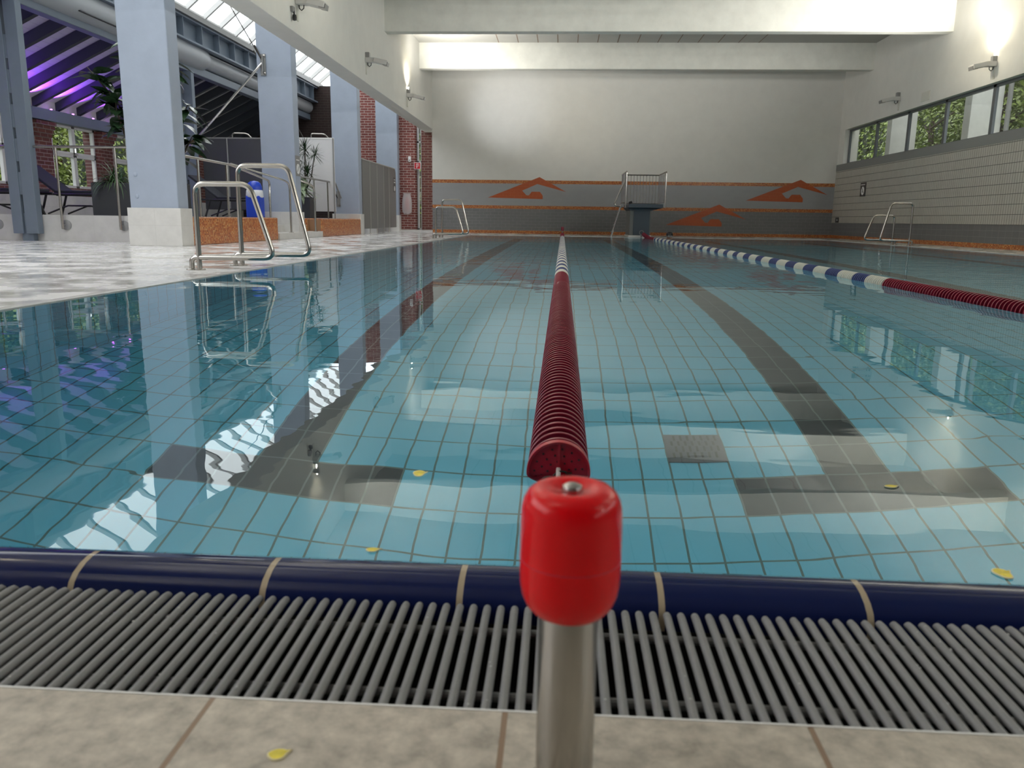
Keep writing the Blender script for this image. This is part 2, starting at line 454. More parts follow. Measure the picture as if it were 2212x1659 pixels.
class MB:
    def __init__(self):
        self.v, self.f, self.mi = [], [], []

    def add(self, verts, faces, mi=0):
        n = len(self.v)
        self.v += [tuple(p) for p in verts]
        self.f += [tuple(n + i for i in f) for f in faces]
        self.mi += [mi] * len(faces)
        return self

    def box(self, x0, x1, y0, y1, z0, z1, mi=0):
        v = [(x0, y0, z0), (x1, y0, z0), (x1, y1, z0), (x0, y1, z0), (x0, y0, z1), (x1, y0, z1), (x1, y1, z1), (x0, y1, z1)]
        return self.add(v, [(0, 3, 2, 1), (4, 5, 6, 7), (0, 1, 5, 4), (1, 2, 6, 5), (2, 3, 7, 6), (3, 0, 4, 7)], mi)

    def quad(self, a, b, c, d, mi=0):
        return self.add([a, b, c, d], [(0, 1, 2, 3)], mi)

    def beam(self, a, b, w, h, mi=0, upv=(0, 0, 1)):
        a, b = Vector(a), Vector(b)
        d = (b - a).normalized()
        u = Vector(upv)
        s = d.cross(u).normalized()
        t = s.cross(d).normalized()
        vs = []
        for p in (a, b):
            for i, j in ((-1, -1), (1, -1), (1, 1), (-1, 1)):
                vs.append(p + s * (i * w / 2) + t * (j * h / 2))
        return self.add(vs, [(0, 1, 2, 3), (7, 6, 5, 4), (0, 4, 5, 1), (1, 5, 6, 2), (2, 6, 7, 3), (3, 7, 4, 0)], mi)

    def tube(self, pts, r, seg=12, mi=0, caps=True):
        pts = [Vector(p) for p in pts]
        rs = r if isinstance(r, (list, tuple)) else [r] * len(pts)
        vs, fs = [], []
        prev = None
        for i, p in enumerate(pts):
            d = (pts[min(i + 1, len(pts) - 1)] - pts[max(i - 1, 0)]).normalized()
            if prev is None:
                u = Vector((0, 0, 1)) if abs(d.z) < 0.9 else Vector((1, 0, 0))
                s = d.cross(u).normalized()
            else:
                s = (prev - d * prev.dot(d)).normalized()
            prev = s
            t = d.cross(s)
            for k in range(seg):
                a = 2 * math.pi * k / seg
                vs.append(p + (s * math.cos(a) + t * math.sin(a)) * rs[i])
        for i in range(len(pts) - 1):
            for k in range(seg):
                k2 = (k + 1) % seg
                fs.append((i * seg + k, i * seg + k2, (i + 1) * seg + k2, (i + 1) * seg + k))
        if caps:
            fs.append(tuple(reversed(range(seg))))
            fs.append(tuple(range((len(pts) - 1) * seg, len(pts) * seg)))
        return self.add(vs, fs, mi)

    def lathe(self, prof, origin=(0, 0, 0), axis='z', seg=32, mi=0):
        """prof: (radius, height) pairs along the axis"""
        o = Vector(origin)
        vs, fs = [], []
        for r, h in prof:
            for k in range(seg):
                a = 2 * math.pi * k / seg
                c, s = math.cos(a) * r, math.sin(a) * r
                p = {'z': (c, s, h), 'y': (c, h, -s), 'x': (h, c, s)}[axis]
                vs.append(o + Vector(p))
        for i in range(len(prof) - 1):
            for k in range(seg):
                k2 = (k + 1) % seg
                fs.append((i * seg + k, i * seg + k2, (i + 1) * seg + k2, (i + 1) * seg + k))
        if prof[0][0] > 1e-6:
            fs.append(tuple(reversed(range(seg))))
        if prof[-1][0] > 1e-6:
            fs.append(tuple(range((len(prof) - 1) * seg, len(prof) * seg)))
        return self.add(vs, fs, mi)

    def prism(self, poly, d0, d1, plane='xz', mi=0):
        """extrude a 2-D outline; plane xz extrudes along y, yz along x, xy along z"""
        def P(a, b, d):
            return {'xz': (a, d, b), 'yz': (d, a, b), 'xy': (a, b, d)}[plane]
        n = len(poly)
        vs = [P(a, b, d0) for a, b in poly] + [P(a, b, d1) for a, b in poly]
        fs = [tuple(range(n)), tuple(reversed(range(n, 2 * n)))] + [(i, n + i, n + (i + 1) % n, (i + 1) % n) for i in range(n)]
        return self.add(vs, fs, mi)

    def leaf(self, base, d, length, width, droop=0.3, seg=4, fold=0.15, mi=0, roll=0.0):
        base, d = Vector(base), Vector(d).normalized()
        s = d.cross(Vector((0, 0, 1)))
        s = s.normalized() if s.length > 1e-3 else Vector((1, 0, 0))
        if roll:
            s = Matrix.Rotation(roll, 3, d) @ s
        p = base.copy()
        vs = []
        for i in range(seg + 1):
            t = i / seg
            w = width * 0.5 * math.sin(math.pi * min(1, (0.06 + t * 0.94)) ** 0.75)
            n = s.cross(d).normalized()
            vs += [p - s * w + n * w * fold, p, p + s * w + n * w * fold]
            d = (d + Vector((0, 0, -droop / seg))).normalized()
            p = p + d * (length / seg)
        fs = []
        for i in range(seg):
            a = i * 3
            fs += [(a, a + 1, a + 4, a + 3), (a + 1, a + 2, a + 5, a + 4)]
        return self.add(vs, fs, mi)

    def build(self, name, mats, parent=None, smooth=True, bevel=0.0, angle=35, origin=None, fix=True):
        if not isinstance(mats, (list, tuple)):
            mats = [mats]
        org = Vector(origin) if origin is not None else (ORIGIN.get(parent.name, Vector((0, 0, 0))) if parent else Vector((0, 0, 0)))
        me = bpy.data.meshes.new(name)
        me.from_pydata([tuple(Vector(p) - org) for p in self.v], [], self.f)
        for m in mats:
            me.materials.append(m)
        me.polygons.foreach_set('material_index', self.mi)
        if fix:
            bm = bmesh.new()
            bm.from_mesh(me)
            bmesh.ops.recalc_face_normals(bm, faces=bm.faces)
            bm.to_mesh(me)
            bm.free()
        if smooth:
            me.shade_smooth()
            me.set_sharp_from_angle(angle=R(angle))
        me.update()
        o = bpy.data.objects.new(name, me)
        COL.objects.link(o)
        if parent is not None:
            o.parent = parent
            ORIGIN[o.name] = org
        elif origin is not None:
            o.location = org
            ORIGIN[o.name] = org
        if bevel > 0:
            b = o.modifiers.new('edge', 'BEVEL')
            b.width = bevel
            b.segments = 2
            b.limit_method = 'ANGLE'
            b.angle_limit = R(50)
        return o


def thing(name, label, cat, loc=(0, 0, 0), group=None):
    o = bpy.data.objects.new(name, None)
    COL.objects.link(o)
    o.empty_display_size = 0.1
    o.location = loc
    ORIGIN[o.name] = Vector(loc)
    o['label'] = label
    o['category'] = cat
    o['kind'] = 'thing'
    if group:
        o['group'] = group
    return o


def tag(o, label, cat, group=None, kind='thing'):
    o['label'] = label
    o['category'] = cat
    o['kind'] = kind
    if group:
        o['group'] = group
    return o


def struct(o):
    o['kind'] = 'structure'
    return o


def copy_tree(root, loc, label=None):
    r = root.copy()
    COL.objects.link(r)
    r.location = loc
    if label:
        r['label'] = label
    for ch in list(root.children):
        c = ch.copy()
        COL.objects.link(c)
        c.parent = r
        for g in list(ch.children):
            k = g.copy()
            COL.objects.link(k)
            k.parent = c
    return r


def arc(c, r, a0, a1, n, plane='xz', d=0.0):
    out = []
    for i in range(n + 1):
        a = R(a0 + (a1 - a0) * i / n)
        x, y = c[0] + r * math.cos(a), c[1] + r * math.sin(a)
        out.append({'xz': (x, d, y), 'yz': (d, x, y), 'xy': (x, y, d)}[plane])
    return out


def rounded(pts, r, n=5):
    """round the corners of an open 3-D polyline"""
    pts = [Vector(p) for p in pts]
    out = [pts[0]]
    for a, b, c in zip(pts, pts[1:], pts[2:]):
        u, w = (a - b), (c - b)
        k = min(r, u.length * 0.48, w.length * 0.48)
        p0, p1 = b + u.normalized() * k, b + w.normalized() * k
        for i in range(n + 1):
            t = i / n
            out.append(p0 * (1 - t) ** 2 + b * 2 * t * (1 - t) + p1 * t * t)
    out.append(pts[-1])
    return out


# ------------------------------------------------------------------ dimensions
XL, XR, Y0, Y1 = -2.65, 7.51, 1.0, 23.8       # pool
DEPTH = 1.8
YB = 27.235                                  # back wall
XW = 8.84                                    # right wall
XS, XS2, ZS = -4.32, -4.73, 3.335            # hall wall over the left aisle
ZC = 5.53                                    # ceiling
XC, CW, CD = -5.6, 0.776, 0.366              # columns
YC = [11.67, 17.05, 22.43, 27.8]
PZ = 0.43                                    # raised floor of the left aisle
YN = -6.0                                    # hall end behind the camera
XA = -11.3                                   # outer wall of the left aisle

# ------------------------------------------------------------------ setting: pool and decks
xc = [XL]
lanes = [(-1.262, -1.012), (1.113, 1.363), (3.738, 3.988), (6.238, 6.488)]
tees = [(-1.637, -0.637), (0.738, 1.738), (3.363, 4.363), (5.863, 6.863)]
xs = sorted({XL, XR} | {v for p in lanes + tees for v in p})
ys = [Y0, 2.95, 3.20, 21.8, 22.05, Y1]
mb = MB()
for i in range(len(xs) - 1):
    for j in range(len(ys) - 1):
        cx, cy = (xs[i] + xs[i + 1]) / 2, (ys[j] + ys[j + 1]) / 2
        dark = any(a < cx < b for a, b in lanes) and 2.95 < cy < 22.05
        dark = dark or (any(a < cx < b for a, b in tees) and (2.95 < cy < 3.2 or 21.8 < cy < 22.05))
        mb.quad((xs[i], ys[j], -DEPTH), (xs[i + 1], ys[j], -DEPTH), (xs[i + 1], ys[j + 1], -DEPTH), (xs[i], ys[j + 1], -DEPTH), 1 if dark else 0)
struct(mb.build('pool_floor', [M['pool_tile'], M['pool_dark']], smooth=False, fix=False))
mb = MB()
mb.box(XL - 0.2, XR + 0.2, Y0 - 0.08, Y0, -DEPTH - 0.1, -0.03)
mb.box(XL - 0.2, XR + 0.2, Y1, Y1 + 0.2, -DEPTH - 0.1, -0.02)
mb.box(XL - 0.2, XL, Y0, Y1, -DEPTH - 0.1, -0.02, 1)
mb.box(XR, XR + 0.2, Y0, Y1, -DEPTH - 0.1, -0.02, 1)
struct(mb.build('pool_wall', [M['pool_wall'], M['pool_wall_y']], smooth=False))

mb = MB()
mb.box(-12.0, XL - 0.06, YN, YB + 2.0, -0.3, 0.0)
struct(mb.build('floor_left', M['deck_wet'], smooth=False))
mb = MB()
mb.box(XL - 0.06, XW + 0.1, YN, 0.668, -0.3, 0.0)
struct(mb.build('floor', M['deck_near'], smooth=False))
mb = MB()
mb.box(XR + 0.06, XW + 0.1, 0.668, YB + 0.2, -0.3, 0.0)
mb.box(XL - 0.06, XR + 0.06, Y1 + 0.06, YB + 0.2, -0.3, 0.0)
struct(mb.build('floor_right', M['deck_far'], smooth=False))
mb = MB()      # white metal edge between deck and gutter
mb.box(XL, XR, 0.668, 0.6705, -0.05, 0.0006)
struct(mb.build('trim_1', M['white_edge'], smooth=False))
mb = MB()      # stone rim along the sides and the far end, flush with the water
for (a, b, c, d) in ((XL - 0.06, XL, Y0 - 0.1, Y1), (XR, XR + 0.06, Y0 - 0.1, Y1), (XL - 0.06, XR + 0.06, Y1, Y1 + 0.06)):
    mb.box(a, b, c, d, -0.06, 0.003)
struct(mb.build('trim_2', M['pale_edge'], smooth=False, bevel=0.004))
mb = MB()      # gutter trench under the grate
mb.box(XL, XR, 0.6725, 0.93, -0.34, -0.30)
mb.box(XL, XR, 0.64, 0.6728, -0.30, -0.05)
mb.box(XL, XR, 0.9135, 0.93, -0.30, -0.0445)
struct(mb.build('gutter_channel', M['trench'], smooth=False))
prof = [(1.0, -0.03), (1.0, -0.008), (0.994, -0.002), (0.982, 0.002), (0.965, 0.0025), (0.948, 0.0), (0.932, -0.006), (0.921, -0.014), (0.915, -0.024), (0.914, -0.045), (0.93, -0.045)]
mb = MB()
mb.prism(prof, XL, XR, 'yz')
struct(mb.build('trim_3', M['coping'], angle=50))
mb = MB()
NX, NY = 2, 2
mb.quad((XL, Y0, -0.004), (XR, Y0, -0.004), (XR, Y1, -0.004), (XL, Y1, -0.004))
w_ = mb.build('pool_water', M['water'], smooth=False, fix=False)
w_['kind'] = 'stuff'
w_['label'] = 'clear calm water filling the swimming pool'
w_['category'] = 'water'

# raised floor of the left aisle with its low walls
mb = MB()
mb.box(-12, XC - 0.36, 13.2, 15.78, 0.0, PZ - 0.01, 0)
mb.box(-12, XC - 0.62, 15.78, 18.55, 0.0, PZ - 0.01, 0)
mb.box(-12, XC - 0.36, 18.55, 28.4, 0.0, PZ - 0.01, 0)
mb.box(-12, XC - CW, 13.13, 13.2, 0.0, PZ, 1)
struct(mb.build('annex_floor', [M['annex_floor'], M['base_wall']], smooth=False))
# ------------------------------------------------------------------ setting: walls
mb = MB()
lv = [(0.0, 0.10, 'orange_x'), (0.10, 0.81, 'grey_brick_tile'), (0.81, 0.915, 'orange_x'), (0.915, 1.63, 'grey_fine_tile'), (1.63, 1.74, 'orange_x'), (1.74, 3.50, 'plaster')]
mats = [M['plaster'], M['orange_x'], M['grey_brick_tile'], M['grey_fine_tile']]
idx = {'plaster': 0, 'orange_x': 1, 'grey_brick_tile': 2, 'grey_fine_tile': 3}
for a, b, k in lv:
    mb.box(XS - 0.02, XW + 0.6, YB, YB + 0.25, a, b, idx[k])
struct(mb.build('wall_back', mats, smooth=False))
mb = MB()
mb.box(XS - 0.02, XW + 0.6, YB - 0.012, YB + 0.25, 3.50, ZC + 0.2, 0)
struct(mb.build('wall_back_upper', M['plaster'], smooth=False))
mb = MB()
mb.box(XS2, XS, YN, YB + 2.0, ZS, ZC + 0.3)
struct(mb.build('wall_left', M['plaster'], smooth=False, bevel=0.008))
mb = MB()
lv = [(0.0, 0.10, 1), (0.10, 0.483, 2)]
for a, b, k in lv:
    mb.box(XW, XW + 0.3, YN, YB, a, b, k)
mb.box(XW - 0.012, XW + 0.3, YN, YB, 0.483, 2.112, 3)
mb.box(XW - 0.02, XW + 0.3, YN, YB, 2.112, 2.316, 4)
mb.box(XW, XW + 0.3, YN, YB, 3.36, ZC + 0.2, 0)
mb.box(XW, XW + 0.3, 26.75, YB, 2.316, 3.36, 0)
struct(mb.build('wall_right', [M['plaster'], M['orange_y'], M['grey_brick_tile_y'], M['slat'], M['sill']], smooth=False))
mb = MB()
mb.box(XS2, XW + 0.3, YN - 0.2, YN, 0, ZC + 0.3)
mb.box(-12, XS2, YN - 0.2, YN, 0, 6)
struct(mb.build('wall_front', M['tower_grey'], smooth=False))
mb = MB()
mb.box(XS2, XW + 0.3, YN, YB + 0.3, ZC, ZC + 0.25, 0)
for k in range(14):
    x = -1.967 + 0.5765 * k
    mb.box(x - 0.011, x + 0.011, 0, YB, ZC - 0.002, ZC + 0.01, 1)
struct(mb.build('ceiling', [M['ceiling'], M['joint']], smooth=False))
for k in range(6):
    y = 24.81 - 4.75 * k
    mb = MB()
    mb.box(XS - 0.02, XW + 0.02, y, y + 0.30, 4.803, ZC + 0.02)
    struct(mb.build('ceiling_beam', M['concrete'], smooth=False, bevel=0.012))

# right window band: one window per bay, frame and pane
edges = [26.75, 24.53, 22.37, 20.29, 18.16, 16.0, 13.85, 11.7, 9.55, 7.4, 5.25, 3.1, 0.95, -1.2, -3.4, -5.6]
for k, (a, b) in enumerate(zip(edges, edges[1:])):
    mb = MB()
    X0, X1 = XW + 0.14, XW + 0.20
    for (p, q) in ((a - 0.055, a), (b, b + 0.055)):
        mb.box(X0, X1, p, q, 2.316, 3.36)
    mb.box(X0, X1, b, a, 2.316, 2.36)
    mb.box(X0, X1, b, a, 3.30, 3.36)
    w = mb.build('window_%d' % (k + 1), M['frame_dark'], smooth=False)
    struct(w)
    mb = MB()
    mb.quad((XW + 0.17, b, 2.33), (XW + 0.17, a, 2.33), (XW + 0.17, a, 3.34), (XW + 0.17, b, 3.34))
    struct(mb.build('glass', M['glass'], w, smooth=False))
# ------------------------------------------------------------------ setting: left aisle (roof, outer wall, end wall)
XP = -8.85
mb = MB()      # outer wall: brick piers with window openings
wins = [(13.0, 14.35), (15.3, 16.95), (17.7, 19.4), (20.15, 21.85), (22.6, 24.3)]
ZW0, ZW1 = 1.03, 2.42
mb.box(XA - 0.3, XA, YN, 30, PZ + 0.42, ZW0, 0)
mb.box(XA - 0.3, XA + 0.01, YN, 30, 0, PZ + 0.42, 1)
mb.box(XA - 0.3, XA, YN, 30, ZW1, 3.0, 1)
ycur = YN
for a, b in wins:
    mb.box(XA - 0.3, XA, ycur, a, ZW0, ZW1, 0)
    ycur = b
mb.box(XA - 0.3, XA, ycur, 30, ZW0, ZW1, 0)
for a, b in zip(wins, wins[1:]):     # corbels at the pier heads
    for k in range(4):
        mb.box(XA, XA + 0.05 + 0.04 * k, a[1] + 0.04, b[0] - 0.04, ZW1 - 0.34 + 0.08 * k, ZW1 - 0.26 + 0.08 * k, 0)
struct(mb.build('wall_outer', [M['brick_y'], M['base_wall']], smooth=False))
mb = MB()      # steel gutter beam over the windows
mb.box(XA, XA + 0.16, 8, 28, 2.42, 2.66)
struct(mb.build('gutter_beam', M['steel_blue'], smooth=False, bevel=0.01))
for k, (a, b) in enumerate(wins):
    mb = MB()
    t = 0.06
    X0, X1 = XA - 0.1, XA - 0.02
    m_ = (a + b) / 2
    zm = 1.78
    for p in (a, m_ - t / 2 - 0.02, m_ + 0.02 - t / 2 + 0.02, b - t):
        mb.box(X0, X1, p, p + t, ZW0, ZW1)
    for z in (ZW0, zm - 0.06, zm, ZW1 - t):
        mb.box(X0, X1, a, b, z, z + t)
    w = struct(mb.build('window_%d' % (20 + k), M['frame_white'], smooth=False, bevel=0.006))
    mb = MB()
    mb.quad((XA - 0.06, a, ZW0), (XA - 0.06, b, ZW0), (XA - 0.06, b, ZW1), (XA - 0.06, a, ZW1))
    struct(mb.build('glass', M['glass'], w, smooth=False))
    mb = MB()
    mb.box(X1, X1 + 0.05, m_ - 0.015, m_ + 0.015, zm + 0.03, zm + 0.15)
    mb.box(X1 + 0.03, X1 + 0.05, m_ - 0.06, m_ + 0.06, zm + 0.0, zm + 0.02)
    struct(mb.build('window_handle', M['steel_bright'], w, smooth=False))
mb = MB()      # boarded slope
mb.quad((XA - 0.2, 6, 2.76), (XA - 0.2, 30, 2.76), (XP + 0.1, 30, 4.09), (XP + 0.1, 6, 4.09))
mb.quad((XA - 0.2, 6, 2.80), (XA - 0.2, 30, 2.80), (XP + 0.1, 30, 4.13), (XP + 0.1, 6, 4.13))
struct(mb.build('ceiling_annex', M['board'], smooth=False, fix=False))
ys_r = [9.2 + 0.8 * k for k in range(24)]
for y in ys_r:
    mb = MB()
    mb.beam((XA - 0.05, y, 2.755), (XP, y, 3.92), 0.11, 0.19)
    struct(mb.build('rafter_beam', M['rafter'], smooth=False))
mb = MB()      # edge beam under the duct and the purlin with stiffeners above it
mb.box(XP - 0.10, XP + 0.10, 6, 29, 3.74, 3.92)
struct(mb.build('edge_beam', M['steel_blue'], smooth=False, bevel=0.01))
mb = MB()
mb.box(-8.66, -8.62, 6, 29, 4.30, 4.80)
mb.box(-8.66, -8.46, 6, 29, 4.76, 4.80)
mb.box(-8.66, -8.46, 6, 29, 4.30, 4.34)
y = 7.0
while y < 28.5:
    mb.box(-8.64, -8.47, y, y + 0.02, 4.32, 4.78)
    y += 0.95
struct(mb.build('purlin_beam', M['steel_blue'], smooth=False))
mb = MB()
mb.box(-8.62, -8.40, 6, 29, 4.81, 4.93)
struct(mb.build('trim_4', M['sign_grey'], smooth=False))
mb = MB()
mb.box(-8.9, -8.7, 6, 29, 4.05, 4.95)
struct(mb.build('wall_upstand', M['screen_dark'], smooth=False))
# roof glazing
SA, SB = Vector((-8.5, 0, 4.95)), Vector((-4.75, 0, 8.0))
mb = MB()
y = 6.0
while y < 29:
    mb.beam((SA.x, y, SA.z), (SB.x, y, SB.z), 0.07, 0.10, 0)
    y += 0.9
for t in (0.0, 0.5, 1.0):
    p = SA.lerp(SB, t)
    mb.beam((p.x, 6, p.z), (p.x, 29, p.z), 0.08, 0.10, 0)
sk = struct(mb.build('skylight', M['frame_white'], smooth=False))
mb = MB()
mb.quad((SA.x, YN, SA.z + 0.03), (SB.x, YN, SB.z + 0.03), (SB.x, 29, SB.z + 0.03), (SA.x, 29, SA.z + 0.03))
struct(mb.build('glass', M['glass'], sk, smooth=False))
mb = MB()
mb.box(XS2, XS2 + 0.2, YN, 30, ZC + 0.2, 8.1)
struct(mb.build('wall_clerestory', M['plaster'], smooth=False))
mb = MB()      # end walls of the aisle
mb.box(-12, XC + 0.05, 28.4, 28.6, 0, 4.85, 0)
struct(mb.build('wall_annex_end', M['brick'], smooth=False))
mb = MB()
mb.box(-12, -7.70, 28.34, 28.4, 0, 4.85, 0)  # sheet over the end wall with the shade painted into its brick
struct(mb.build('wall_annex_shade', M['brick_shaded'], smooth=False))
# brick piers and narrow glazed door at the far left corner
mb = MB()
pts = [(-5.78, 28.55), (-5.78, 28.2)] + [(-5.17 + 0.12 * math.sin(a), 28.32 - 0.12 * math.cos(a)) for a in [k * math.pi / 12 for k in range(7)]] + [(-5.05, 28.55)]
mb.prism(pts, 0.05, 4.2, 'xy')
struct(mb.build('brick_pillar', M['brick'], smooth=True, angle=30))
mb = MB()
pts = [(-4.86, 28.55)] + [(-4.80 - 0.06 * math.cos(a), 28.16 - 0.06 * math.sin(a)) for a in [k * math.pi / 12 for k in range(7)]] + [(-4.3, 28.1), (-4.3, 28.55)]
mb.prism(pts, 0.05, 3.4, 'xy')
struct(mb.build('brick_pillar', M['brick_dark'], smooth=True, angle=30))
mb = MB()
mb.box(-5.9, -4.3, 28.0, 28.6, 0.0, 0.06)
struct(mb.build('baseboard_left', M['plinth'], smooth=False))
mb = MB()
for x in (-5.05, -4.92):
    mb.box(x, x + 0.07, 28.36, 28.42, 0.06, 3.6)
for z in (0.06, 2.35, 3.0, 3.55):
    mb.box(-5.05, -4.85, 28.36, 28.42, z, z + 0.06)
d_ = struct(mb.build('door_1', M['frame_white'], smooth=False, bevel=0.006))
mb = MB()
mb.quad((-5.03, 28.40, 0.1), (-4.87, 28.40, 0.1), (-4.87, 28.40, 3.58), (-5.03, 28.40, 3.58))
struct(mb.build('glass', M['glass'], d_, smooth=False))
mb = MB()
mb.tube(rounded([(-4.93, 28.36, 0.95), (-4.93, 28.28, 0.95), (-4.93, 28.28, 1.35), (-4.93, 28.36, 1.35)], 0.05), 0.012, 8)
struct(mb.build('door_handle', M['lamp_white'], d_))
mb = MB()
mb.box(XC - 0.3, XS2 + 0.05, 28.5, 28.7, ZS, 8.2)
struct(mb.build('wall_corner', M['plaster'], smooth=False))
# ground outside
mb = MB()
for (a, b, c, d) in ((-60, -12.2, -40, 80), (9.3, 60, -40, 80), (-12.2, 9.3, 29.6, 80), (-12.2, 9.3, -40, -6.4)):
    mb.quad((a, c, -0.35), (b, c, -0.35), (b, d, -0.35), (a, d, -0.35))
struct(mb.build('ground', M['lawn'], smooth=False))
# low orange walls and steps of the aisle
mb = MB()
mb.box(XC - 0.35, XC, 12.04, 15.78, 0.0, PZ, 0)
struct(mb.build('wall_orange', [M['orange_y']], smooth=False, bevel=0.02))
mb = MB()
mb.box(XC - 0.35, XC, 18.7, 22.43, 0.0, PZ - 0.01, 0)
mb.box(XC - 0.62, XC - 0.3, 18.56, 18.7, 0.0, PZ - 0.01, 1)
struct(mb.build('wall_orange_far', [M['orange_y'], M['orange_x']], smooth=False, bevel=0.02))
mb = MB()
mb.box(XC - 0.32, XC + 0.03, 15.78, 18.7, 0.0, 0.13)
mb.box(XC - 0.62, XC - 0.32, 15.78, 18.56, 0.0, 0.28)
struct(mb.build('floor_steps', M['plinth'], smooth=False, bevel=0.008))

# ------------------------------------------------------------------ columns
col_lab = ['wide blue-grey column with two bolts low down, standing before the low stone wall',
           'blue-grey column beside the blue bin and the stairs, with a cable bracket high on it',
           'blue-grey column between the potted dracaena and the grey partition',
           'blue-grey column behind the grey partition, next to the brick pier']
for k, y in enumerate(YC):
    t = thing('concrete_column', col_lab[k], 'column', (XC - CW / 2, y, 0), 'square columns of the left aisle')
    mb = MB()
    mb.box(XC - CW + 0.02, XC - 0.03, y + 0.02, y + CD - 0.015, 0.5, 6.9)
    mb.build('shaft', M['column_blue'], t, smooth=False, bevel=0.012)
    mb = MB()
    mb.box(XC - CW - 0.02, XC + 0.01, y - 0.01, y + CD + 0.01, 0.0, 0.552)
    mb.build('plinth', M['plinth'], t, smooth=False, bevel=0.004)
    if k == 0:
        for z in (0.72, 1.03):
            mb = MB()
            mb.lathe([(0.03, 0.0), (0.03, -0.008), (0.018, -0.014), (0, -0.015)], (XC - CW + 0.13, y + 0.02, z), 'y', 12)
            mb.build('bolt', M['column_blue'], t)
# ------------------------------------------------------------------ tiled wave pictures on the back wall
wave = [(0, 0.031), (1.712, 0.709), (2.602, 0.240), (1.642, 0.485), (1.142, 0.268), (1.286, 0.118), (1.371, 0.118), (1.460, 0.236), (1.731, 0.236), (1.828, 0.110), (1.828, 0.0)]
for (x, z, lab) in ((-2.474, 1.137, 'rust-red tiled wave picture on the grey wall, nearest the brick pier'),
                    (3.453, 0.322, 'rust-red tiled wave picture low on the wall beside the diving tower'),
                    (6.014, 1.137, 'rust-red tiled wave picture high on the wall near the window band')):
    mb = MB()
    mb.prism([(a, b) for a, b in wave], -0.007, -0.0002, 'xz')
    o = mb.build('wave_mural', M['mural'], smooth=False)
    o.location = (x, YB, z)
    tag(o, lab, 'mural', 'tiled wave pictures')

# ------------------------------------------------------------------ foreground post with red cap
PX, PY = 0.0130, 0.565
t = thing('lane_post', 'stainless steel post with a glossy red plastic cap standing on the beige tiles', 'post', (PX, PY, 0))
mb = MB()
mb.lathe([(0.0228, 0.0), (0.0228, 0.166), (0.0218, 0.168)], (PX, PY, 0), 'z', 48)
mb.build('pole', M['steel_pole'], t)
mb = MB()
cp = [(0.0242, 0.1425), (0.0262, 0.1410), (0.0300, 0.1435), (0.0348, 0.1500), (0.0380, 0.1590), (0.0394, 0.1690), (0.0398, 0.180), (0.0398, 0.205), (0.0396, 0.225), (0.0390, 0.2355),
      (0.0375, 0.2430), (0.0345, 0.2490), (0.0300, 0.2530), (0.0240, 0.2545), (0.0180, 0.2535), (0.0135, 0.2505), (0.0, 0.2495)]
cp = [(r * 0.9576, 0.1595 + (h - 0.1410) * 0.0995 / 0.1135) for r, h in cp]
mb.lathe(cp, (PX, PY, 0), 'z', 64)
cap = mb.build('post_cap', M['red_plastic'], t, angle=80)
mb = MB()
mb.lathe([(0.0379, 0.2035), (0.03825, 0.2038), (0.03825, 0.2042), (0.0379, 0.2045)], (PX, PY, 0), 'z', 64)
mb.build('mould_seam', M['seam'], cap)
mb = MB()
mb.lathe([(0.0082, 0.2535), (0.0082, 0.2570), (0.0072, 0.2595), (0.004, 0.2612), (0, 0.2617)], (PX, PY, 0), 'z', 24)
mb.build('bolt', M['bolt'], cap)
mb = MB()
mb.lathe([(0.034, 0.0), (0.034, 0.003), (0.0242, 0.006)], (PX, PY, 0), 'z', 32)
mb.build('base_ring', M['steel_pole'], t)

# ------------------------------------------------------------------ overflow grate
gx0, gx1, pitch = -0.86, 0.86, 0.01685
t = thing('overflow_grate', 'grey plastic bar grate over the gutter at the near pool edge', 'grate', (0, 0.79, -0.03))
bars = []
proto = None
nb = 100
for k in range(nb):
    x = 0.0135 + (k - nb / 2 + 0.5) * pitch
    if proto is None:
        mb = MB()
        mb.tube([(0, 0.6745, -0.017), (0, 0.895, -0.017), (0, 0.904, -0.018), (0, 0.909, -0.0205)], [0.0050, 0.0050, 0.0046, 0.0028], 12)
        proto = mb.build('bar', M['grate'], None, origin=(0, 0, 0))
        b_ = proto
    else:
        b_ = proto.copy()
        COL.objects.link(b_)
    b_.parent = t
    b_.location = (x, -0.79, 0.03)
# further bars of the same grate beyond the frame, out to the pool corners
mb = MB()
x = 0.0135 + (nb / 2 + 0.5) * pitch
while x < XR:
    mb.tube([(x, 0.6745, -0.017), (x, 0.905, -0.017)], 0.0046, 6)
    if -x > XL:
        mb.tube([(-x + 0.027, 0.6745, -0.017), (-x + 0.027, 0.905, -0.017)], 0.0046, 6)
    x += pitch
o = mb.build('bar_run', M['grate'], t)
o['kind'] = 'stuff'
random.seed(8)
mb = MB()
for _ in range(70):      # drops left on the bars
    k = random.choice(range(8, 92))
    x = 0.0135 + (k - nb / 2 + 0.5) * pitch + random.uniform(-0.003, 0.003)
    y = random.uniform(0.68, 0.90)
    r = random.uniform(0.0007, 0.0017)
    mb.lathe([(r, -0.0004), (r * 0.9, r * 0.35), (r * 0.5, r * 0.65), (0, r * 0.75)], (x, y, -0.0124), 'z', 8)
dr = mb.build('water_droplets', M['droplet'])
tag(dr, 'small water drops clinging to the grey grate bars', 'water drops', kind='stuff')
for y in (0.732, 0.862):
    mb = MB()
    mb.tube([(XL + 0.01, y, -0.027), (XR - 0.01, y, -0.027)], 0.005, 10)
    mb.build('cross_rod', M['grate'], t)

# ------------------------------------------------------------------ lane ropes
RD = 0.058


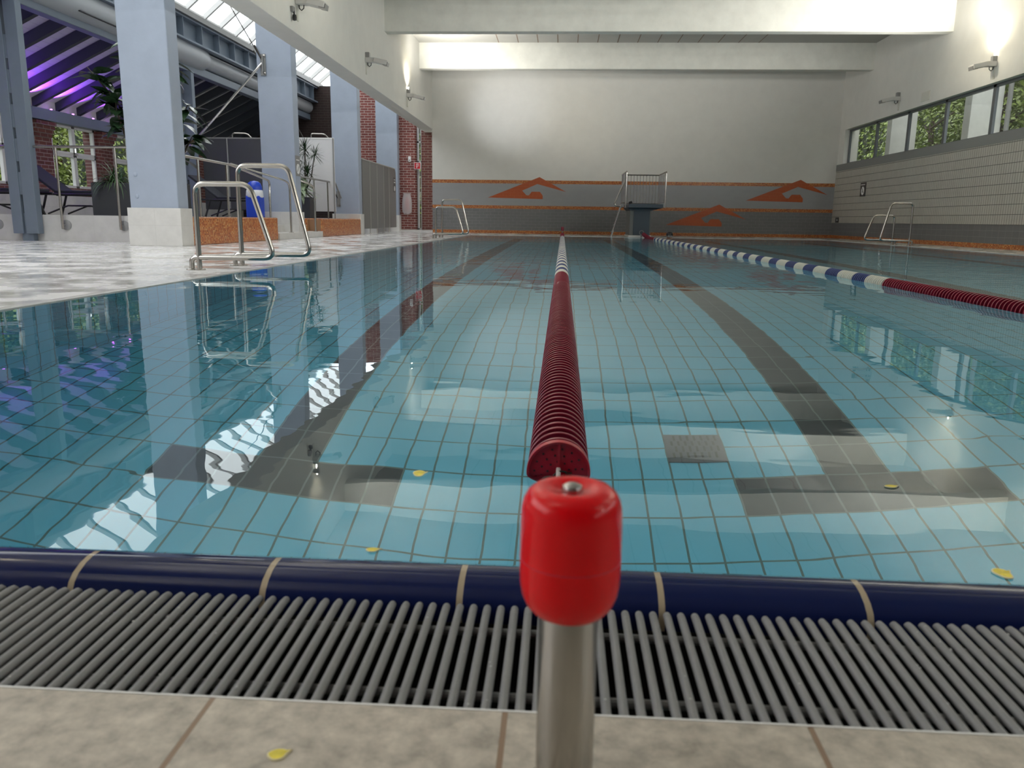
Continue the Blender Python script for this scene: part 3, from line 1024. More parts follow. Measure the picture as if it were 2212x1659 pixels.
def disc_mesh(name, seg, detail):
    mb = MB()
    if detail:
        prof = [(0.004, -0.004), (RD * 0.90, -0.003), (RD * 0.91, -0.0045), (RD * 0.985, -0.0055), (RD, -0.004), (RD, 0.004), (RD * 0.985, 0.0055), (RD * 0.91, 0.0045), (RD * 0.90, 0.001), (0.012, 0.001), (0.012, 0.034), (0.004, 0.034)]
    else:
        prof = [(0.004, -0.004), (RD * 0.95, -0.005), (RD, -0.003), (RD, 0.003), (RD * 0.95, 0.005), (0.012, 0.002), (0.012, 0.034)]
    mb.lathe(prof, (0, 0, 0), 'y', seg)
    return mb


def lane_rope(label, x_of, y0, y1, colour_of, zfun):
    t = thing('lane_rope', label, 'lane rope', (x_of(y0), y0, 0))
    og = Vector((x_of(y0), y0, 0))
    step = 0.040
    n = int((y1 - y0) / step)
    protos = {}
    rest = MB()
    for k in range(n):
        y = y0 + k * step
        c = colour_of(y, k)
        p = Vector((x_of(y), y, zfun(y)))
        if k < 100:
            if c not in protos:
                protos[c] = disc_mesh('d', 48, True).build('float_disc', M[('disc_red', 'disc_white', 'disc_blue')[c]], None, origin=(0, 0, 0), angle=30)
                d = protos[c]
            else:
                d = protos[c].copy()
                COL.objects.link(d)
            d.parent = t
            d.location = p - og
            d.rotation_euler = (random.uniform(-0.03, 0.03), random.uniform(0, 6.28), random.uniform(-0.02, 0.02))
            if c != 0:
                d['label'] = 'white float disc' if c == 1 else 'blue float disc'
        else:
            s = 24 if k < 300 else 14
            dm = disc_mesh('d', s, False)
            rest.add([Vector(v) + p for v in dm.v], dm.f, c)
    o = rest.build('float_disc_run', [M['disc_red'], M['disc_white'], M['disc_blue']], t, angle=30)
    o['kind'] = 'stuff'
    o['label'] = 'run of red, white and blue float discs'
    mb = MB()
    mb.tube([(x_of(y0 + i * (y1 - y0) / 20), y0 + i * (y1 - y0) / 20, zfun(y0 + i * (y1 - y0) / 20)) for i in range(21)], 0.004, 6)
    mb.build('cable', M['steel'], t)
    return t


random.seed(4)


def col1(y, k):
    if y < 6.46 or y > 21.6:
        return 0
    return 1 if ((y - 6.46) % 0.60) < 0.34 else 2


def col2(y, k):
    if y < 6.30 or y > 20.9:
        return 0
    return 1 if ((y - 6.30) % 0.66) < 0.36 else 2


def z1(y):
    return -0.004 if y < 22.6 else -0.004 + 0.05 * ((y - 22.6) / 1.2) ** 1.5


def z2(y):
    return -0.004 if y < 22.0 else -0.004 + 0.09 * ((y - 22.0) / 1.8) ** 1.4


x1 = lambda y: 0.004 + 0.0012 * y
x2 = lambda y: 2.56 - 0.0072 * y
t1 = lane_rope('red, white and blue floating lane rope running straight away from the red-capped post', x1, 1.44, 23.78, col1, z1)
t2 = lane_rope('red, white and blue floating lane rope leading to the ring below the diving tower', x2, 1.44, 23.78, col2, z2)
# front plate of the near rope, tension rod and shackle
mb = MB()
mb.lathe([(0.006, -0.004), (RD * 0.93, -0.004), (RD * 0.93, -0.009), (RD * 1.0, -0.010), (RD * 1.01, -0.006), (RD * 1.01, 0.006), (RD * 0.9, 0.006), (0.006, 0.0)], (0.0057, 1.405, 0.0), 'y', 64, 0)
for k in range(3):
    a = R(90 + 120 * k)
    mb.beam((0.0057 + 0.010 * math.cos(a), 1.398, 0.010 * math.sin(a)), (0.0057 + RD * 0.93 * math.cos(a), 1.398, RD * 0.93 * math.sin(a)), 0.004, 0.0022, 0, (0, 1, 0))
for ring, cnt in ((0.020, 9), (0.032, 12), (0.044, 15)):
    for k in range(cnt):
        a = 2 * math.pi * (k + 0.4) / cnt
        mb.lathe([(0.0021, 0.0), (0.0021, -0.0012)], (0.0057 + ring * math.cos(a), 1.4005, ring * math.sin(a)), 'y', 10, 1)
mb.build('end_plate', [M['plate_red'], M['hole']], t1, angle=30)
mb = MB()
mb.tube([(0.0055, 1.40, 0.006), (0.006, 1.22, 0.010), (0.0125, 0.63, 0.066), (0.0130, 0.588, 0.068)], 0.0042, 12)
mb.build('tension_rod', M['lamp_white'], t1)
mb = MB()
mb.box(0.018, 0.030, 1.35, 1.385, -0.018, 0.006)
mb.box(0.012, 0.020, 1.33, 1.38, -0.024, -0.012)
mb.tube(arc((0.012, -0.006), 0.016, 60, 330, 14, 'xz', 1.375), 0.0018, 8)
mb.tube(arc((-0.012, -0.012), 0.013, -40, 200, 12, 'xz', 1.37), 0.0016, 8)
mb.build('shackle', M['dark_metal'], t1, angle=20)
mb = MB()
mb.tube(rounded([(x2(1.44), 1.44, 0.0), (x2(1.2), 1.2, 0.01), (x2(1.0), 0.98, 0.012)], 0.05), 0.0034, 10)
mb.build('tension_rod', M['lamp_white'], t2)
# far ends
mb = MB()
ye = 23.86
mb.tube([(x1(23.78), 23.75, z1(23.78)), (x1(ye), ye + 0.05, 0.06)], 0.006, 8)
mb.build('end_link', M['steel'], t1)
mb = MB()
mb.tube([(x2(23.78), 23.75, z2(23.78)), (x2(ye) - 0.03, ye, 0.10)], 0.006, 8)
ring = [(x2(ye) - 0.05 + 0.06 * math.cos(a), ye, 0.13 + 0.06 * math.sin(a)) for a in [2 * math.pi * k / 16 for k in range(17)]]
mb.tube(ring, 0.013, 8, caps=False)
mb.box(x2(ye) - 0.075, x2(ye) - 0.025, ye - 0.01, ye + 0.03, 0.0, 0.075)
mb.build('end_ring', M['lamp_grey'], t2)
# post at the far end of the near rope
FX, FY = 0.034, 23.93
t = thing('lane_post', 'small red-capped steel post at the far end of the pool', 'post', (FX, FY, 0))
mb = MB()
mb.lathe([(0.024, 0.0), (0.024, 0.16)], (FX, FY, 0), 'z', 20)
mb.build('pole', M['steel_pole'], t)
mb = MB()
mb.lathe([(0.03, 0.15), (0.042, 0.165), (0.043, 0.25), (0.036, 0.268), (0.0, 0.27)], (FX, FY, 0), 'z', 24)
mb.build('post_cap', M['disc_red'], t)


# ------------------------------------------------------------------ pool handrails
def handrail(label, x, y, s, h, group):
    """bent tube standing on the deck edge; s=+1 leans out towards +x, -1 towards -x; (x,y) is the outer foot"""
    t = thing('pool_handrail', label, 'handrail', (x, y, 0), group)
    P = lambda a, z: (x + s * a, y, z)
    path = [P(0.065, 0.0), P(0.065, h), P(0.53, h), P(0.715, 0.11), P(0.0, 0.105), P(0.0, 0.0)]
    full = [path[0]] + rounded(path, 0.085, 6)[1:]
    # tighter bend at the short foot
    mb = MB()
    mb.tube(full, 0.0215, 16)
    mb.build('tube_rail', M['steel'], t, angle=60)
    for a, dy in ((0.065, 0), (0.0, 0)):
        mb = MB()
        c = P(a, 0)
        mb.lathe([(0.048, 0.0), (0.048, 0.008), (0.044, 0.011), (0.0225, 0.012)], c, 'z', 24)
        mb.build('floor_flange', M['steel'], t)
    return t


def handrail2(label, x, y, s, h, group):
    return handrail(label, x, y, s, h, group)


g = 'bent steel pool handrails'
handrail('low bent steel handrail on the left pool edge, in front of the taller one', -3.11, 6.63, 1, 0.71, g)
handrail('tall bent steel handrail on the left pool edge, behind the lower one', -3.01, 7.30, 1, 0.90, g)
handrail('lower bent steel handrail at the far left pool corner', -2.99, 18.82, 1, 0.72, g)
handrail('taller bent steel handrail at the far left pool corner', -2.94, 19.50, 1, 0.90, g)
handrail('tall bent steel handrail on the edge below the cream tiled wall', 7.80, 18.52, -1, 0.92, g)
handrail('low bent steel handrail behind the taller one below the cream tiled wall', 7.72, 19.25, -1, 0.66, g)

# ------------------------------------------------------------------ drain cover on the pool floor
t = thing('drain_cover', 'grey slotted drain cover on the turquoise pool floor', 'drain cover', (0.613, 3.325, -DEPTH))
mb = MB()
mb.box(0.488, 0.738, 3.20 + 0.125, 3.45 + 0.125, -DEPTH, -DEPTH + 0.006)
pl = mb.build('plate', M['drain'], t, smooth=False)
mb = MB()
for r_ in range(4):
    for k in range(7):
        cx = 0.518 + 0.030 * k + (0.015 if r_ % 2 else 0)
        cy = 3.362 + 0.052 * r_
        mb.box(cx - 0.0052, cx + 0.0052, cy, cy + 0.046, -DEPTH + 0.006, -DEPTH + 0.0066)
mb.build('slot_pattern', M['black'], t, smooth=False)

# ------------------------------------------------------------------ yellow leaves
def petal(name, label, x, y, z, sx, sy, rot):
    mb = MB()
    out = [(math.cos(a) * sx * (1 + 0.12 * math.sin(3 * a)), math.sin(a) * sy) for a in [2 * math.pi * k / 24 for k in range(24)]]
    out[1] = (sx * 1.45, sy * 0.55)
    inn = [(a * 0.86, b * 0.86) for a, b in out]
    ct, st = math.cos(rot), math.sin(rot)
    T = lambda p, dz: (x + p[0] * ct - p[1] * st, y + p[0] * st + p[1] * ct, z + dz)
    vs = [T(p, 0.0) for p in out] + [T(p, 0.0012) for p in out] + [T(p, 0.0016) for p in inn]
    n = 24
    fs, mi = [], []
    mb.add(vs, [(i, (i + 1) % n, n + (i + 1) % n, n + i) for i in range(n)] + [(n + i, n + (i + 1) % n, 2 * n + (i + 1) % n, 2 * n + i) for i in range(n)], 1)
    mb.add([T(p, 0.0016) for p in inn], [tuple(range(n))], 0)
    o = mb.build(name, [M['yellow'], M['yellow_rim']], origin=(x, y, z), fix=True)
    return tag(o, label, 'leaf', 'fallen yellow leaves')


petal('yellow_leaf', 'small yellow leaf lying on the beige deck tiles', -0.231, 0.591, 0.0, 0.0085, 0.0075, 0.3)
petal('yellow_leaf', 'yellow leaf floating on the water left of the red lane rope end', -0.247, 1.374, -0.003, 0.011, 0.018, 0.1)
petal('yellow_leaf', 'yellow leaf floating by the blue edge tiles left of the post', -0.252, 1.03, -0.003, 0.009, 0.007, 0.1)
petal('yellow_leaf', 'yellow leaf floating by the blue edge tiles at the right of the photo', 0.60, 1.03, -0.003, 0.011, 0.016, 0.1)
petal('yellow_leaf', 'tiny yellow leaf floating over the dark pool marking', 0.595, 1.386, -0.003, 0.011, 0.007, 0.1)


# ------------------------------------------------------------------ wall lamps
def wall_lamp(label, x, y, z, s, lit):
    """s = +1: fixed to the left wall and reaching towards +x"""
    t = thing('wall_lamp', label, 'wall lamp', (x, y, z), 'swivel floodlights on the long walls')
    P = lambda a, b, c: (x + s * a, y + b, z + c)

    def bx(mb, a0, a1, b0, b1, c0, c1):
        p, q = x + s * a0, x + s * a1
        mb.box(min(p, q), max(p, q), y + b0, y + b1, z + c0, z + c1)
    mb = MB()
    bx(mb, 0.0, 0.09, -0.05, 0.05, 0.03, 0.15)
    mb.build('junction_box', M['lamp_grey'], t, smooth=False, bevel=0.008)
    mb = MB()
    bx(mb, 0.0, 0.20, -0.08, 0.08, -0.06, 0.04)
    mb.build('gear_box', M['lamp_white'], t, smooth=False, bevel=0.01)
    mb = MB()
    mb.beam(P(0.19, 0, -0.01), P(0.48, 0, -0.075), 0.22, 0.095)
    hd = mb.build('lamp_head', M['lamp_white'], t, smooth=False, bevel=0.012)
    mb = MB()
    mb.beam(P(0.39, -0.0, -0.075), P(0.488, -0.0, -0.097), 0.19, 0.075)
    mb.build('lens', M['lamp_glass'], hd, smooth=False)
    mb = MB()
    mb.tube([P(0.04, 0, -0.06), P(0.045, 0, -0.11), P(0.08, 0, -0.14), P(0.115, 0, -0.11), P(0.12, 0, -0.06)], 0.009, 8)
    mb.build('cable', M['cable_black'], t)
    mb = MB()
    bx(mb, 0.0, 0.02, -0.035, 0.035, -0.30, -0.045)
    mb.build('cable_duct', M['vent'], t, smooth=False)
    if lit:
        mb = MB()
        mb.tube([P(0.045, 0, 0.15), P(0.045, 0, 0.21)], 0.012, 10)
        mb.build('lamp_tube', M['bulb'], t)
    return t


LAMP = (1.0, 0.90, 0.68)


def lit(x, y, z, s, e_wall, e_hall, off=0.16):
    """spots of a floodlight or of added fill: a streak up the wall and a wide flood onto ceiling and beams"""
    spot('lamp_and_fill_light', (x + s * off, y, z + 0.24), (x + s * 0.06, y + 0.06, z + 1.5), e_wall, LAMP, 150 if off < 0.2 else 172, 1.0, 0.03)
    if e_hall:
        spot('lamp_and_fill_light', (x + s * 0.5, y, z + 0.12), (x + s * 3.0, y + 1.2, z + 2.6), e_hall, (1.0, 0.97, 0.91), 150, 1.0, 0.12)  # wide flood added as ambient light for the hall


wall_lamp('lit wall floodlight cut by the top of the photo, above a hanging sensor', XS, 13.48, 3.83, 1, True)
wall_lamp('unlit wall floodlight on the white wall between the other two on its side', XS, 18.09, 3.80, 1, False)
wall_lamp('lit wall floodlight throwing a bright streak up the white wall by the far corner', XS, 22.79, 3.76, 1, True)
wall_lamp('lit wall floodlight with a bright glow above the window band', XW, 17.98, 3.73, -1, True)
wall_lamp('unlit wall floodlight above the window band near the square vent', XW, 22.76, 3.73, -1, False)
wall_lamp('lit wall floodlight just outside the photo, mirrored in the water near the drain cover', XW, 13.30, 3.73, -1, True)
EH = 980
lit(XS, 13.48, 3.83, 1, 40, EH * 0.6)
lit(XS, 22.79, 3.76, 1, 80, 760)
lit(XW, 17.98, 3.73, -1, 20, EH * 1.1)
lit(XW, 17.98, 3.73, -1, 42, 0, 0.26)  # this and the next are extra spots added to wash the wall brighter
lit(XW, 17.98, 3.73, -1, 90, 0, 1.7)
lit(XW, 13.30, 3.73, -1, 50, EH * 0.85)
lit(XW, 13.30, 3.73, -1, 120, 0, 0.30)  # added wash spots again, hung free of the wall
lit(XW, 13.30, 3.73, -1, 200, 0, 1.1)
for (x, y, s_) in ((XS, 8.8, 1), (XS, 4.1, 1), (XS, -0.6, 1), (XW, 8.6, -1), (XW, 3.9, -1), (XW, -0.8, -1)):  # unseen spots without fixtures, added as ambient fill
    lit(x, y, 3.75, s_, 60, EH * (0.8 if s_ > 0 else 1.0))
spot('lamp_and_fill_light', (XS + 0.45, 22.79, 3.66), (-1.9, 27.2, 3.95), 420, (0.88, 0.92, 1.0), 38, 1.0, 0.10)
spot('lamp_and_fill_light', (XS + 0.45, 18.09, 3.70), (0.4, 27.2, 3.75), 260, (1.0, 0.78, 0.42), 18, 1.0, 0.10)
# hanging sensor
t = thing('motion_sensor', 'small dark sensor on the white wall under the cut-off floodlight', 'sensor', (XS, 13.2, 3.55))
mb = MB()
mb.box(XS, XS + 0.05, 13.15, 13.25, 3.60, 3.68)
mb.build('bracket', M['lamp_grey'], t, smooth=False, bevel=0.006)
mb = MB()
mb.tube([(XS + 0.04, 13.2, 3.62), (XS + 0.05, 13.2, 3.55)], 0.014, 8)
mb.lathe([(0.0, 3.47), (0.03, 3.48), (0.035, 3.52), (0.028, 3.56), (0, 3.565)], (XS + 0.05, 13.2, 0), 'z', 14)
mb.build('sensor_head', M['black'], t)
# vent, notice and socket on the right wall
mb = MB()
mb.box(XW - 0.012, XW + 0.005, 20.92, 21.38, 3.445, 3.66)
for k in range(6):
    mb.box(XW - 0.016, XW - 0.012, 20.95, 21.35, 3.47 + 0.03 * k, 3.48 + 0.03 * k)
tag(mb.build('air_vent', M['vent'], smooth=False), 'square pale vent plate on the white wall above the window band', 'vent')
t = thing('safety_sign', 'dark pictogram sign on the cream tiled wall', 'sign', (XW - 0.03, 24.67, 1.26))
mb = MB()
mb.box(XW - 0.03, XW - 0.012, 24.47, 24.88, 1.26, 1.66)
mb.build('plate', M['sign_dark'], t, smooth=False)
mb = MB()
mb.lathe([(0.12, -0.001), (0.12, -0.004), (0, -0.004)], (XW - 0.03, 24.67, 1.42), 'x', 28)
mb.box(XW - 0.034, XW - 0.03, 24.52, 24.83, 1.585, 1.605)
mb.build('symbol_disc', M['sign_white'], t, smooth=False)
mb = MB()
mb.beam((XW - 0.0355, 24.60, 1.36), (XW - 0.0355, 24.74, 1.50), 0.02, 0.003, 0, (1, 0, 0))
mb.lathe([(0.02, 0.0), (0.02, -0.002), (0, -0.002)], (XW - 0.034, 24.70, 1.39), 'x', 12)
mb.build('symbol', M['sign_dark'], t, smooth=False)
mb = MB()
mb.box(XW - 0.035, XW - 0.012, 26.56, 26.82, 0.50, 0.66, 0)
mb.box(XW - 0.04, XW - 0.035, 26.60, 26.70, 0.56, 0.60, 1)
tag(mb.build('socket_box', [M['sign_dark'], M['lamp_white']], smooth=False), 'small dark box low on the cream tiled wall by the far corner', 'box')

# ------------------------------------------------------------------ diving tower
t = thing('diving_tower', 'railed diving platform on a dark blue pedestal at the far pool edge', 'diving platform', (2.3, 24.4, 0))
mb = MB()
mb.box(2.0, 2.60, 24.0, 25.5, 0.05, 0.83)
mb.build('pedestal', M['tower_grey'], t, smooth=False)
mb = MB()
mb.box(2.10, 2.57, 23.985, 24.0, 0.06, 0.80)
mb.build('front_panel', M['tower_blue'], t, smooth=False)
mb = MB()
mb.box(1.97, 2.63, 23.97, 25.53, 0.0, 0.05)
mb.build('base_strip', M['white_edge'], t, smooth=False)
mb = MB()
mb.box(1.93, 2.91, 23.72, 25.6, 0.845, 0.945, 0)
mb.prism([(1.90, 0.845), (2.93, 0.845), (2.60, 0.76), (2.0, 0.76)], 23.95, 25.5, 'xz', 0)
mb.build('deck_slab', M['tower_blue'], t, smooth=False)
rt_ = 0.019
for nm, x in (('side_railing', 1.83), ('side_railing', 2.96)):
    mb = MB()
    mb.tube(rounded([(x, 23.74, 0.84), (x, 23.74, 1.855), (x, 25.62, 1.855)], 0.06), rt_, 8)
    mb.tube([(x, 23.74, 1.00), (x, 25.62, 1.00)], 0.012, 6)
    ra = mb.build(nm, M['steel'], t)
    for k in range(7):
        y = 23.98 + 0.255 * k
        mb = MB()
        mb.tube([(x, y, 1.00), (x, y, 1.845)], 0.010, 6)
        mb.build('bar', M['steel'], ra)
mb = MB()
mb.tube([(1.83, 25.62, 1.855), (2.96, 25.62, 1.855)], rt_, 8)
mb.tube([(1.83, 25.62, 1.00), (2.96, 25.62, 1.00)], 0.012, 6)
ra = mb.build('back_railing', M['steel'], t)
for k in range(11):
    x = 1.92 + 0.096 * k
    mb = MB()
    mb.tube([(x, 25.62, 0.94), (x, 25.62, 1.845)], 0.009, 6)
    mb.build('bar', M['steel'], ra)
mb = MB()
for y in (24.4, 24.75):
    mb.tube(rounded([(1.83, y, 1.80), (1.83, y, 1.60), (1.56, y, 0.96), (1.60, y, 0.90), (1.80, y, 0.86)], 0.06), 0.016, 8)
mb.build('ladder_handrail', M['steel'], t)
mb = MB()
for y in (24.4, 24.75):
    mb.tube([(1.50, y, 0.0), (1.76, y, 0.92)], 0.017, 8)
la = mb.build('ladder', M['steel_bright'], t)
for k in range(4):
    f_ = (k + 0.6) / 4.4
    mb = MB()
    mb.box(1.50 + 0.26 * f_ - 0.035, 1.50 + 0.26 * f_ + 0.035, 24.4, 24.75, 0.92 * f_ - 0.012, 0.92 * f_ + 0.012)
    mb.build('step', M['lamp_grey'], la, smooth=False)
mb = MB()
mb.tube([(1.93, 23.80, 0.97), (2.02, 23.80, 1.0)], 0.035, 8)
mb.build('end_clamp', M['black'], t)

# ------------------------------------------------------------------ swimmer
t = thing('person', 'swimmer with a dark cap and goggles, head just above the water by the far edge', 'person', (2.99, 22.6, 0))
bm = bmesh.new()
J = {}
def jv(n, p, r):
    J[n] = (bm.verts.new(p), r)
jv('pelvis', (2.99, 23.15, -0.42), 0.14); jv('chest', (2.99, 22.83, -0.22), 0.15); jv('neck', (2.99, 22.68, -0.09), 0.062); jv('head', (2.99, 22.64, 0.02), 0.082); jv('crown', (2.99, 22.645, 0.10), 0.07)
for s, n in ((-1, 'l'), (1, 'r')):
    jv('sh' + n, (2.99 + s * 0.19, 22.80, -0.18), 0.065); jv('el' + n, (2.99 + s * 0.42, 22.62, -0.20), 0.045); jv('wr' + n, (2.99 + s * 0.30, 22.40, -0.16), 0.03)
    jv('hip' + n, (2.99 + s * 0.10, 23.22, -0.46), 0.10); jv('kn' + n, (2.99 + s * 0.18, 23.50, -0.70), 0.07); jv('an' + n, (2.99 + s * 0.16, 23.62, -1.05), 0.045); jv('to' + n, (2.99 + s * 0.18, 23.64, -1.2), 0.035)
E_ = [('pelvis', 'chest'), ('chest', 'neck'), ('neck', 'head'), ('head', 'crown')]
for n in 'lr':
    E_ += [('chest', 'sh' + n), ('sh' + n, 'el' + n), ('el' + n, 'wr' + n), ('pelvis', 'hip' + n), ('hip' + n, 'kn' + n), ('kn' + n, 'an' + n), ('an' + n, 'to' + n)]
for a, b in E_:
    bm.edges.new((J[a][0], J[b][0]))
# fingers and thumb
for s, n in ((-1, 'l'), (1, 'r')):
    for k, (dx, ln) in enumerate(((-0.03, 0.07), (-0.012, 0.085), (0.006, 0.09), (0.024, 0.075), (0.045, 0.05))):
        w = J['wr' + n][0].co
        kn = bm.verts.new((w.x + dx - s * 0.01, w.y - 0.06, w.z))
        tip = bm.verts.new((w.x + dx * 1.3 - s * 0.03, w.y - 0.06 - ln, w.z - 0.02))
        J['f%s%d' % (n, k)] = (kn, 0.010)
        J['t%s%d' % (n, k)] = (tip, 0.007)
        bm.edges.new((J['wr' + n][0], kn))
        bm.edges.new((kn, tip))
for v_ in bm.verts:
    v_.co -= Vector((2.99, 22.6, 0))
bm.verts.index_update()
rad = {v.index: r for v, r in J.values()}
me = bpy.data.meshes.new('body')
bm.to_mesh(me)
bm.free()
me.materials.append(M['skin'])
body = bpy.data.objects.new('body', me)
COL.objects.link(body)
body.parent = t
sk_ = body.modifiers.new('skin', 'SKIN')
sk_.use_smooth_shade = True
for i, r in rad.items():
    me.skin_vertices[0].data[i].radius = (r, r)
me.skin_vertices[0].data[0].use_root = True
sb = body.modifiers.new('sub', 'SUBSURF')
sb.levels = sb.render_levels = 1
mb = MB()
mb.lathe([(0.0, 0.185), (0.05, 0.178), (0.078, 0.155), (0.093, 0.115), (0.094, 0.085), (0.090, 0.075)], (2.99, 22.645, 0.0), 'z', 20)
mb.build('swim_cap', M['cap_dark'], t)
mb = MB()
for s in (-1, 1):
    mb.lathe([(0.027, 0.0), (0.027, -0.016), (0.02, -0.022), (0, -0.023)], (2.99 + s * 0.034, 22.565, 0.06), 'y', 14)
mb.tube([(2.897, 22.65, 0.065), (2.925, 22.585, 0.062), (2.99, 22.555, 0.06), (3.055, 22.585, 0.062), (3.083, 22.65, 0.065)], 0.008, 6)
mb.build('goggles', M['lamp_grey'], t)
mb = MB()
mb.lathe([(0.013, 0.0), (0.016, -0.01), (0.008, -0.025), (0, -0.027)], (2.99, 22.57, 0.03), 'y', 10)
mb.lathe([(0.022, 0.0), (0.018, -0.006), (0, -0.007)], (2.99, 22.572, -0.005), 'y', 10)
mb.build('face', M['skin'], t)

# ------------------------------------------------------------------ left aisle: steel posts and duct
post_lab = ['twin grey steel post bolted to the low stone wall beside the loungers', 'twin grey steel post half hidden behind the rubber plant and the first column', 'twin grey steel post in the dark behind the second column']
for k, y in enumerate((12.96, 19.05, 24.75)):
    zb = 0.12 if k == 0 else PZ
    ye = y + 0.15
    t = thing('steel_post', post_lab[k], 'post', (XP, y, 0), 'twin steel posts')
    for xa, xb in ((-9.09, -8.915), (-8.865, -8.66)):
        mb = MB()
        mb.box(xa, xb, y, ye, zb, 3.74)
        mb.build('upright', M['steel_blue'], t, smooth=False, bevel=0.006)
    z = 0.75
    while z < 3.3:
        mb = MB()
        mb.box(-8.92, -8.86, y + 0.02, y + 0.05, z, z + 0.36)
        mb.build('batten_plate', M['steel_blue'], t, smooth=False)
        z += 0.53
    mb = MB()
    mb.box(-8.97, -8.78, y + 0.05, ye + 0.01, 0.0 if k == 0 else PZ, 0.45 if k == 0 else PZ + 0.3)
    mb.build('foot_plate', M['steel_blue'], t, smooth=False)
t = thing('ventilation_duct', 'fat grey round ventilation duct running under the roof glazing', 'duct', (XP, 10, 4.15))
mb = MB()
mb.lathe([(0.30, 8.0), (0.30, 19.6), (0.297, 19.75), (0.27, 19.95), (0.205, 20.1), (0.20, 20.2), (0.20, 28.3)], (XP + 0.02, 0, 4.15), 'y', 32)
dd = mb.build('duct_tube', M['duct'], t, angle=60)
mb = MB()
mb.box(XP + 0.15, XP + 0.285, 14.6, 16.0, 3.955, 3.97)
mb.build('outlet_slot', M['black'], t, smooth=False)
# tie rods with brackets on the columns
for (y, zb, pa, pb, lab) in ((17.05, 3.51, (-8.75, 17.0, 0.95), (-6.95, 17.0, 4.85), 'steel tie rods meeting at a bracket high on the column beside the blue bin'),
                             (22.43, 0.95, (-8.5, 22.4, 5.0), None, 'thin dark tie rod running down to a bracket low on the column by the dracaena')):
    t = thing('tie_rod', lab, 'tie rod', (-6.2, y, zb))
    mb = MB()
    mb.box(-6.27, -6.16, y + 0.0, y + 0.02, zb - 0.21, zb + 0.21)
    mb.box(-6.22, -6.20, y - 0.06, y, zb - 0.14, zb + 0.14)
    mb.build('bracket', M['lamp_grey'], t, smooth=False)
    for z in (-0.17, 0.17):
        mb = MB()
        mb.lathe([(0.025, 0), (0.025, -0.012), (0, -0.016)], (-6.185, y, zb + z), 'y', 10)
        mb.build('bolt', M['bolt'], t)
    mb = MB()
    mb.tube([(-6.22, y - 0.04, zb + 0.02), pa], 0.024 if pb else 0.014, 10)
    mb.build('rod', M['steel_bright'] if pb else M['dark_metal'], t)
    if pb:
        mb = MB()
        mb.tube([(-6.22, y - 0.04, zb + 0.08), pb], 0.010, 8)
        mb.tube([(-6.24, y - 0.04, zb + 0.12), (-6.36, y - 0.04, zb + 0.37)], 0.018, 8)
        mb.build('upper_cable', M['dark_metal'], t)

# ------------------------------------------------------------------ railings
for (xa, xb, px_, lab) in ((-8.655, -6.40, (-8.285, -7.29), 'steel guard rail between the twin steel post and the first column'), (-10.9, -9.10, (-9.47, -10.5), 'steel guard rail left of the twin steel post at the photo edge')):
  t = thing('guard_rail', lab, 'railing', (xb, 13.05, 0), 'guard rails on the low stone wall')
  mb = MB()
  mb.tube([(xa, 13.05, 1.52), (xb, 13.05, 1.52)], 0.022, 12)
  mb.build('top_rail', M['steel'], t)
  for x in px_:
      mb = MB()
      mb.tube([(x, 13.05, 0.20), (x, 13.05, 1.51)], 0.021, 12)
      mb.build('post', M['steel'], t)
      mb = MB()
      mb.lathe([(0.085, 0.0), (0.085, -0.014), (0.078, -0.018), (0, -0.018)], (x + 0.02, 13.13, 0.265), 'y', 28)
      mb.tube([(x, 13.05, 0.265), (x, 13.12, 0.265)], 0.016, 8)
      mb.build('mounting_disc', M['lamp_grey'], t)
t = thing('stair_railing', 'steel railing on the orange mosaic wall between the first column and the bin', 'railing', (-5.72, 14, PZ))
mb = MB()
mb.tube(rounded([(-5.72, 12.1, 1.33), (-5.72, 13.9, 1.315), (-5.72, 15.75, 1.13), (-5.72, 15.72, 0.9), (-5.72, 15.72, PZ)], 0.12), 0.021, 12)
mb.build('top_rail', M['steel'], t)
for y in (12.62, 13.72):
    mb = MB()
    mb.tube([(-5.72, y, PZ), (-5.72, y, 1.31)], 0.019, 10)
    mb.lathe([(0.05, PZ), (0.05, PZ + 0.008), (0.02, PZ + 0.012)], (-5.72, y, 0), 'z', 16)
    mb.build('post', M['steel'], t)
for (lab, ya, yb) in (('curved steel stair handrail in front of the second column plinth', 15.3, 16.62), ('curved steel stair handrail between the second column and the orange wall end', 17.42, 18.30)):
    t = thing('stair_handrail', lab, 'handrail', (-5.62, yb, 0.13), 'stair handrails')
    mb = MB()
    mb.tube(rounded([(-6.3, ya, 1.42), (-5.62, yb - 0.25, 1.17), (-5.62, yb, 1.10), (-5.62, yb, 0.13)], 0.12), 0.02, 12)
    mb.build('rail_tube', M['steel'], t)
    mb = MB()
    mb.lathe([(0.05, 0.13), (0.05, 0.138), (0.02, 0.142)], (-5.62, yb, 0), 'z', 16)
    mb.build('floor_flange', M['steel'], t)
t = thing('stair_railing', 'steel railing above the far orange mosaic wall in front of the dracaena', 'railing', (-6.1, 20.5, PZ))
mb = MB()
mb.tube(rounded([(-6.1, 18.8, 1.37), (-6.1, 21.75, 1.36), (-6.1, 22.28, 0.98)], 0.08), 0.022, 10)
mb.build('top_rail', M['sign_grey'], t)
for y in (19.85, 21.02):
    mb = MB()
    mb.tube([(-6.1, y, PZ - 0.01), (-6.1, y, 1.35)], 0.019, 10)
    mb.build('post', M['steel'], t)

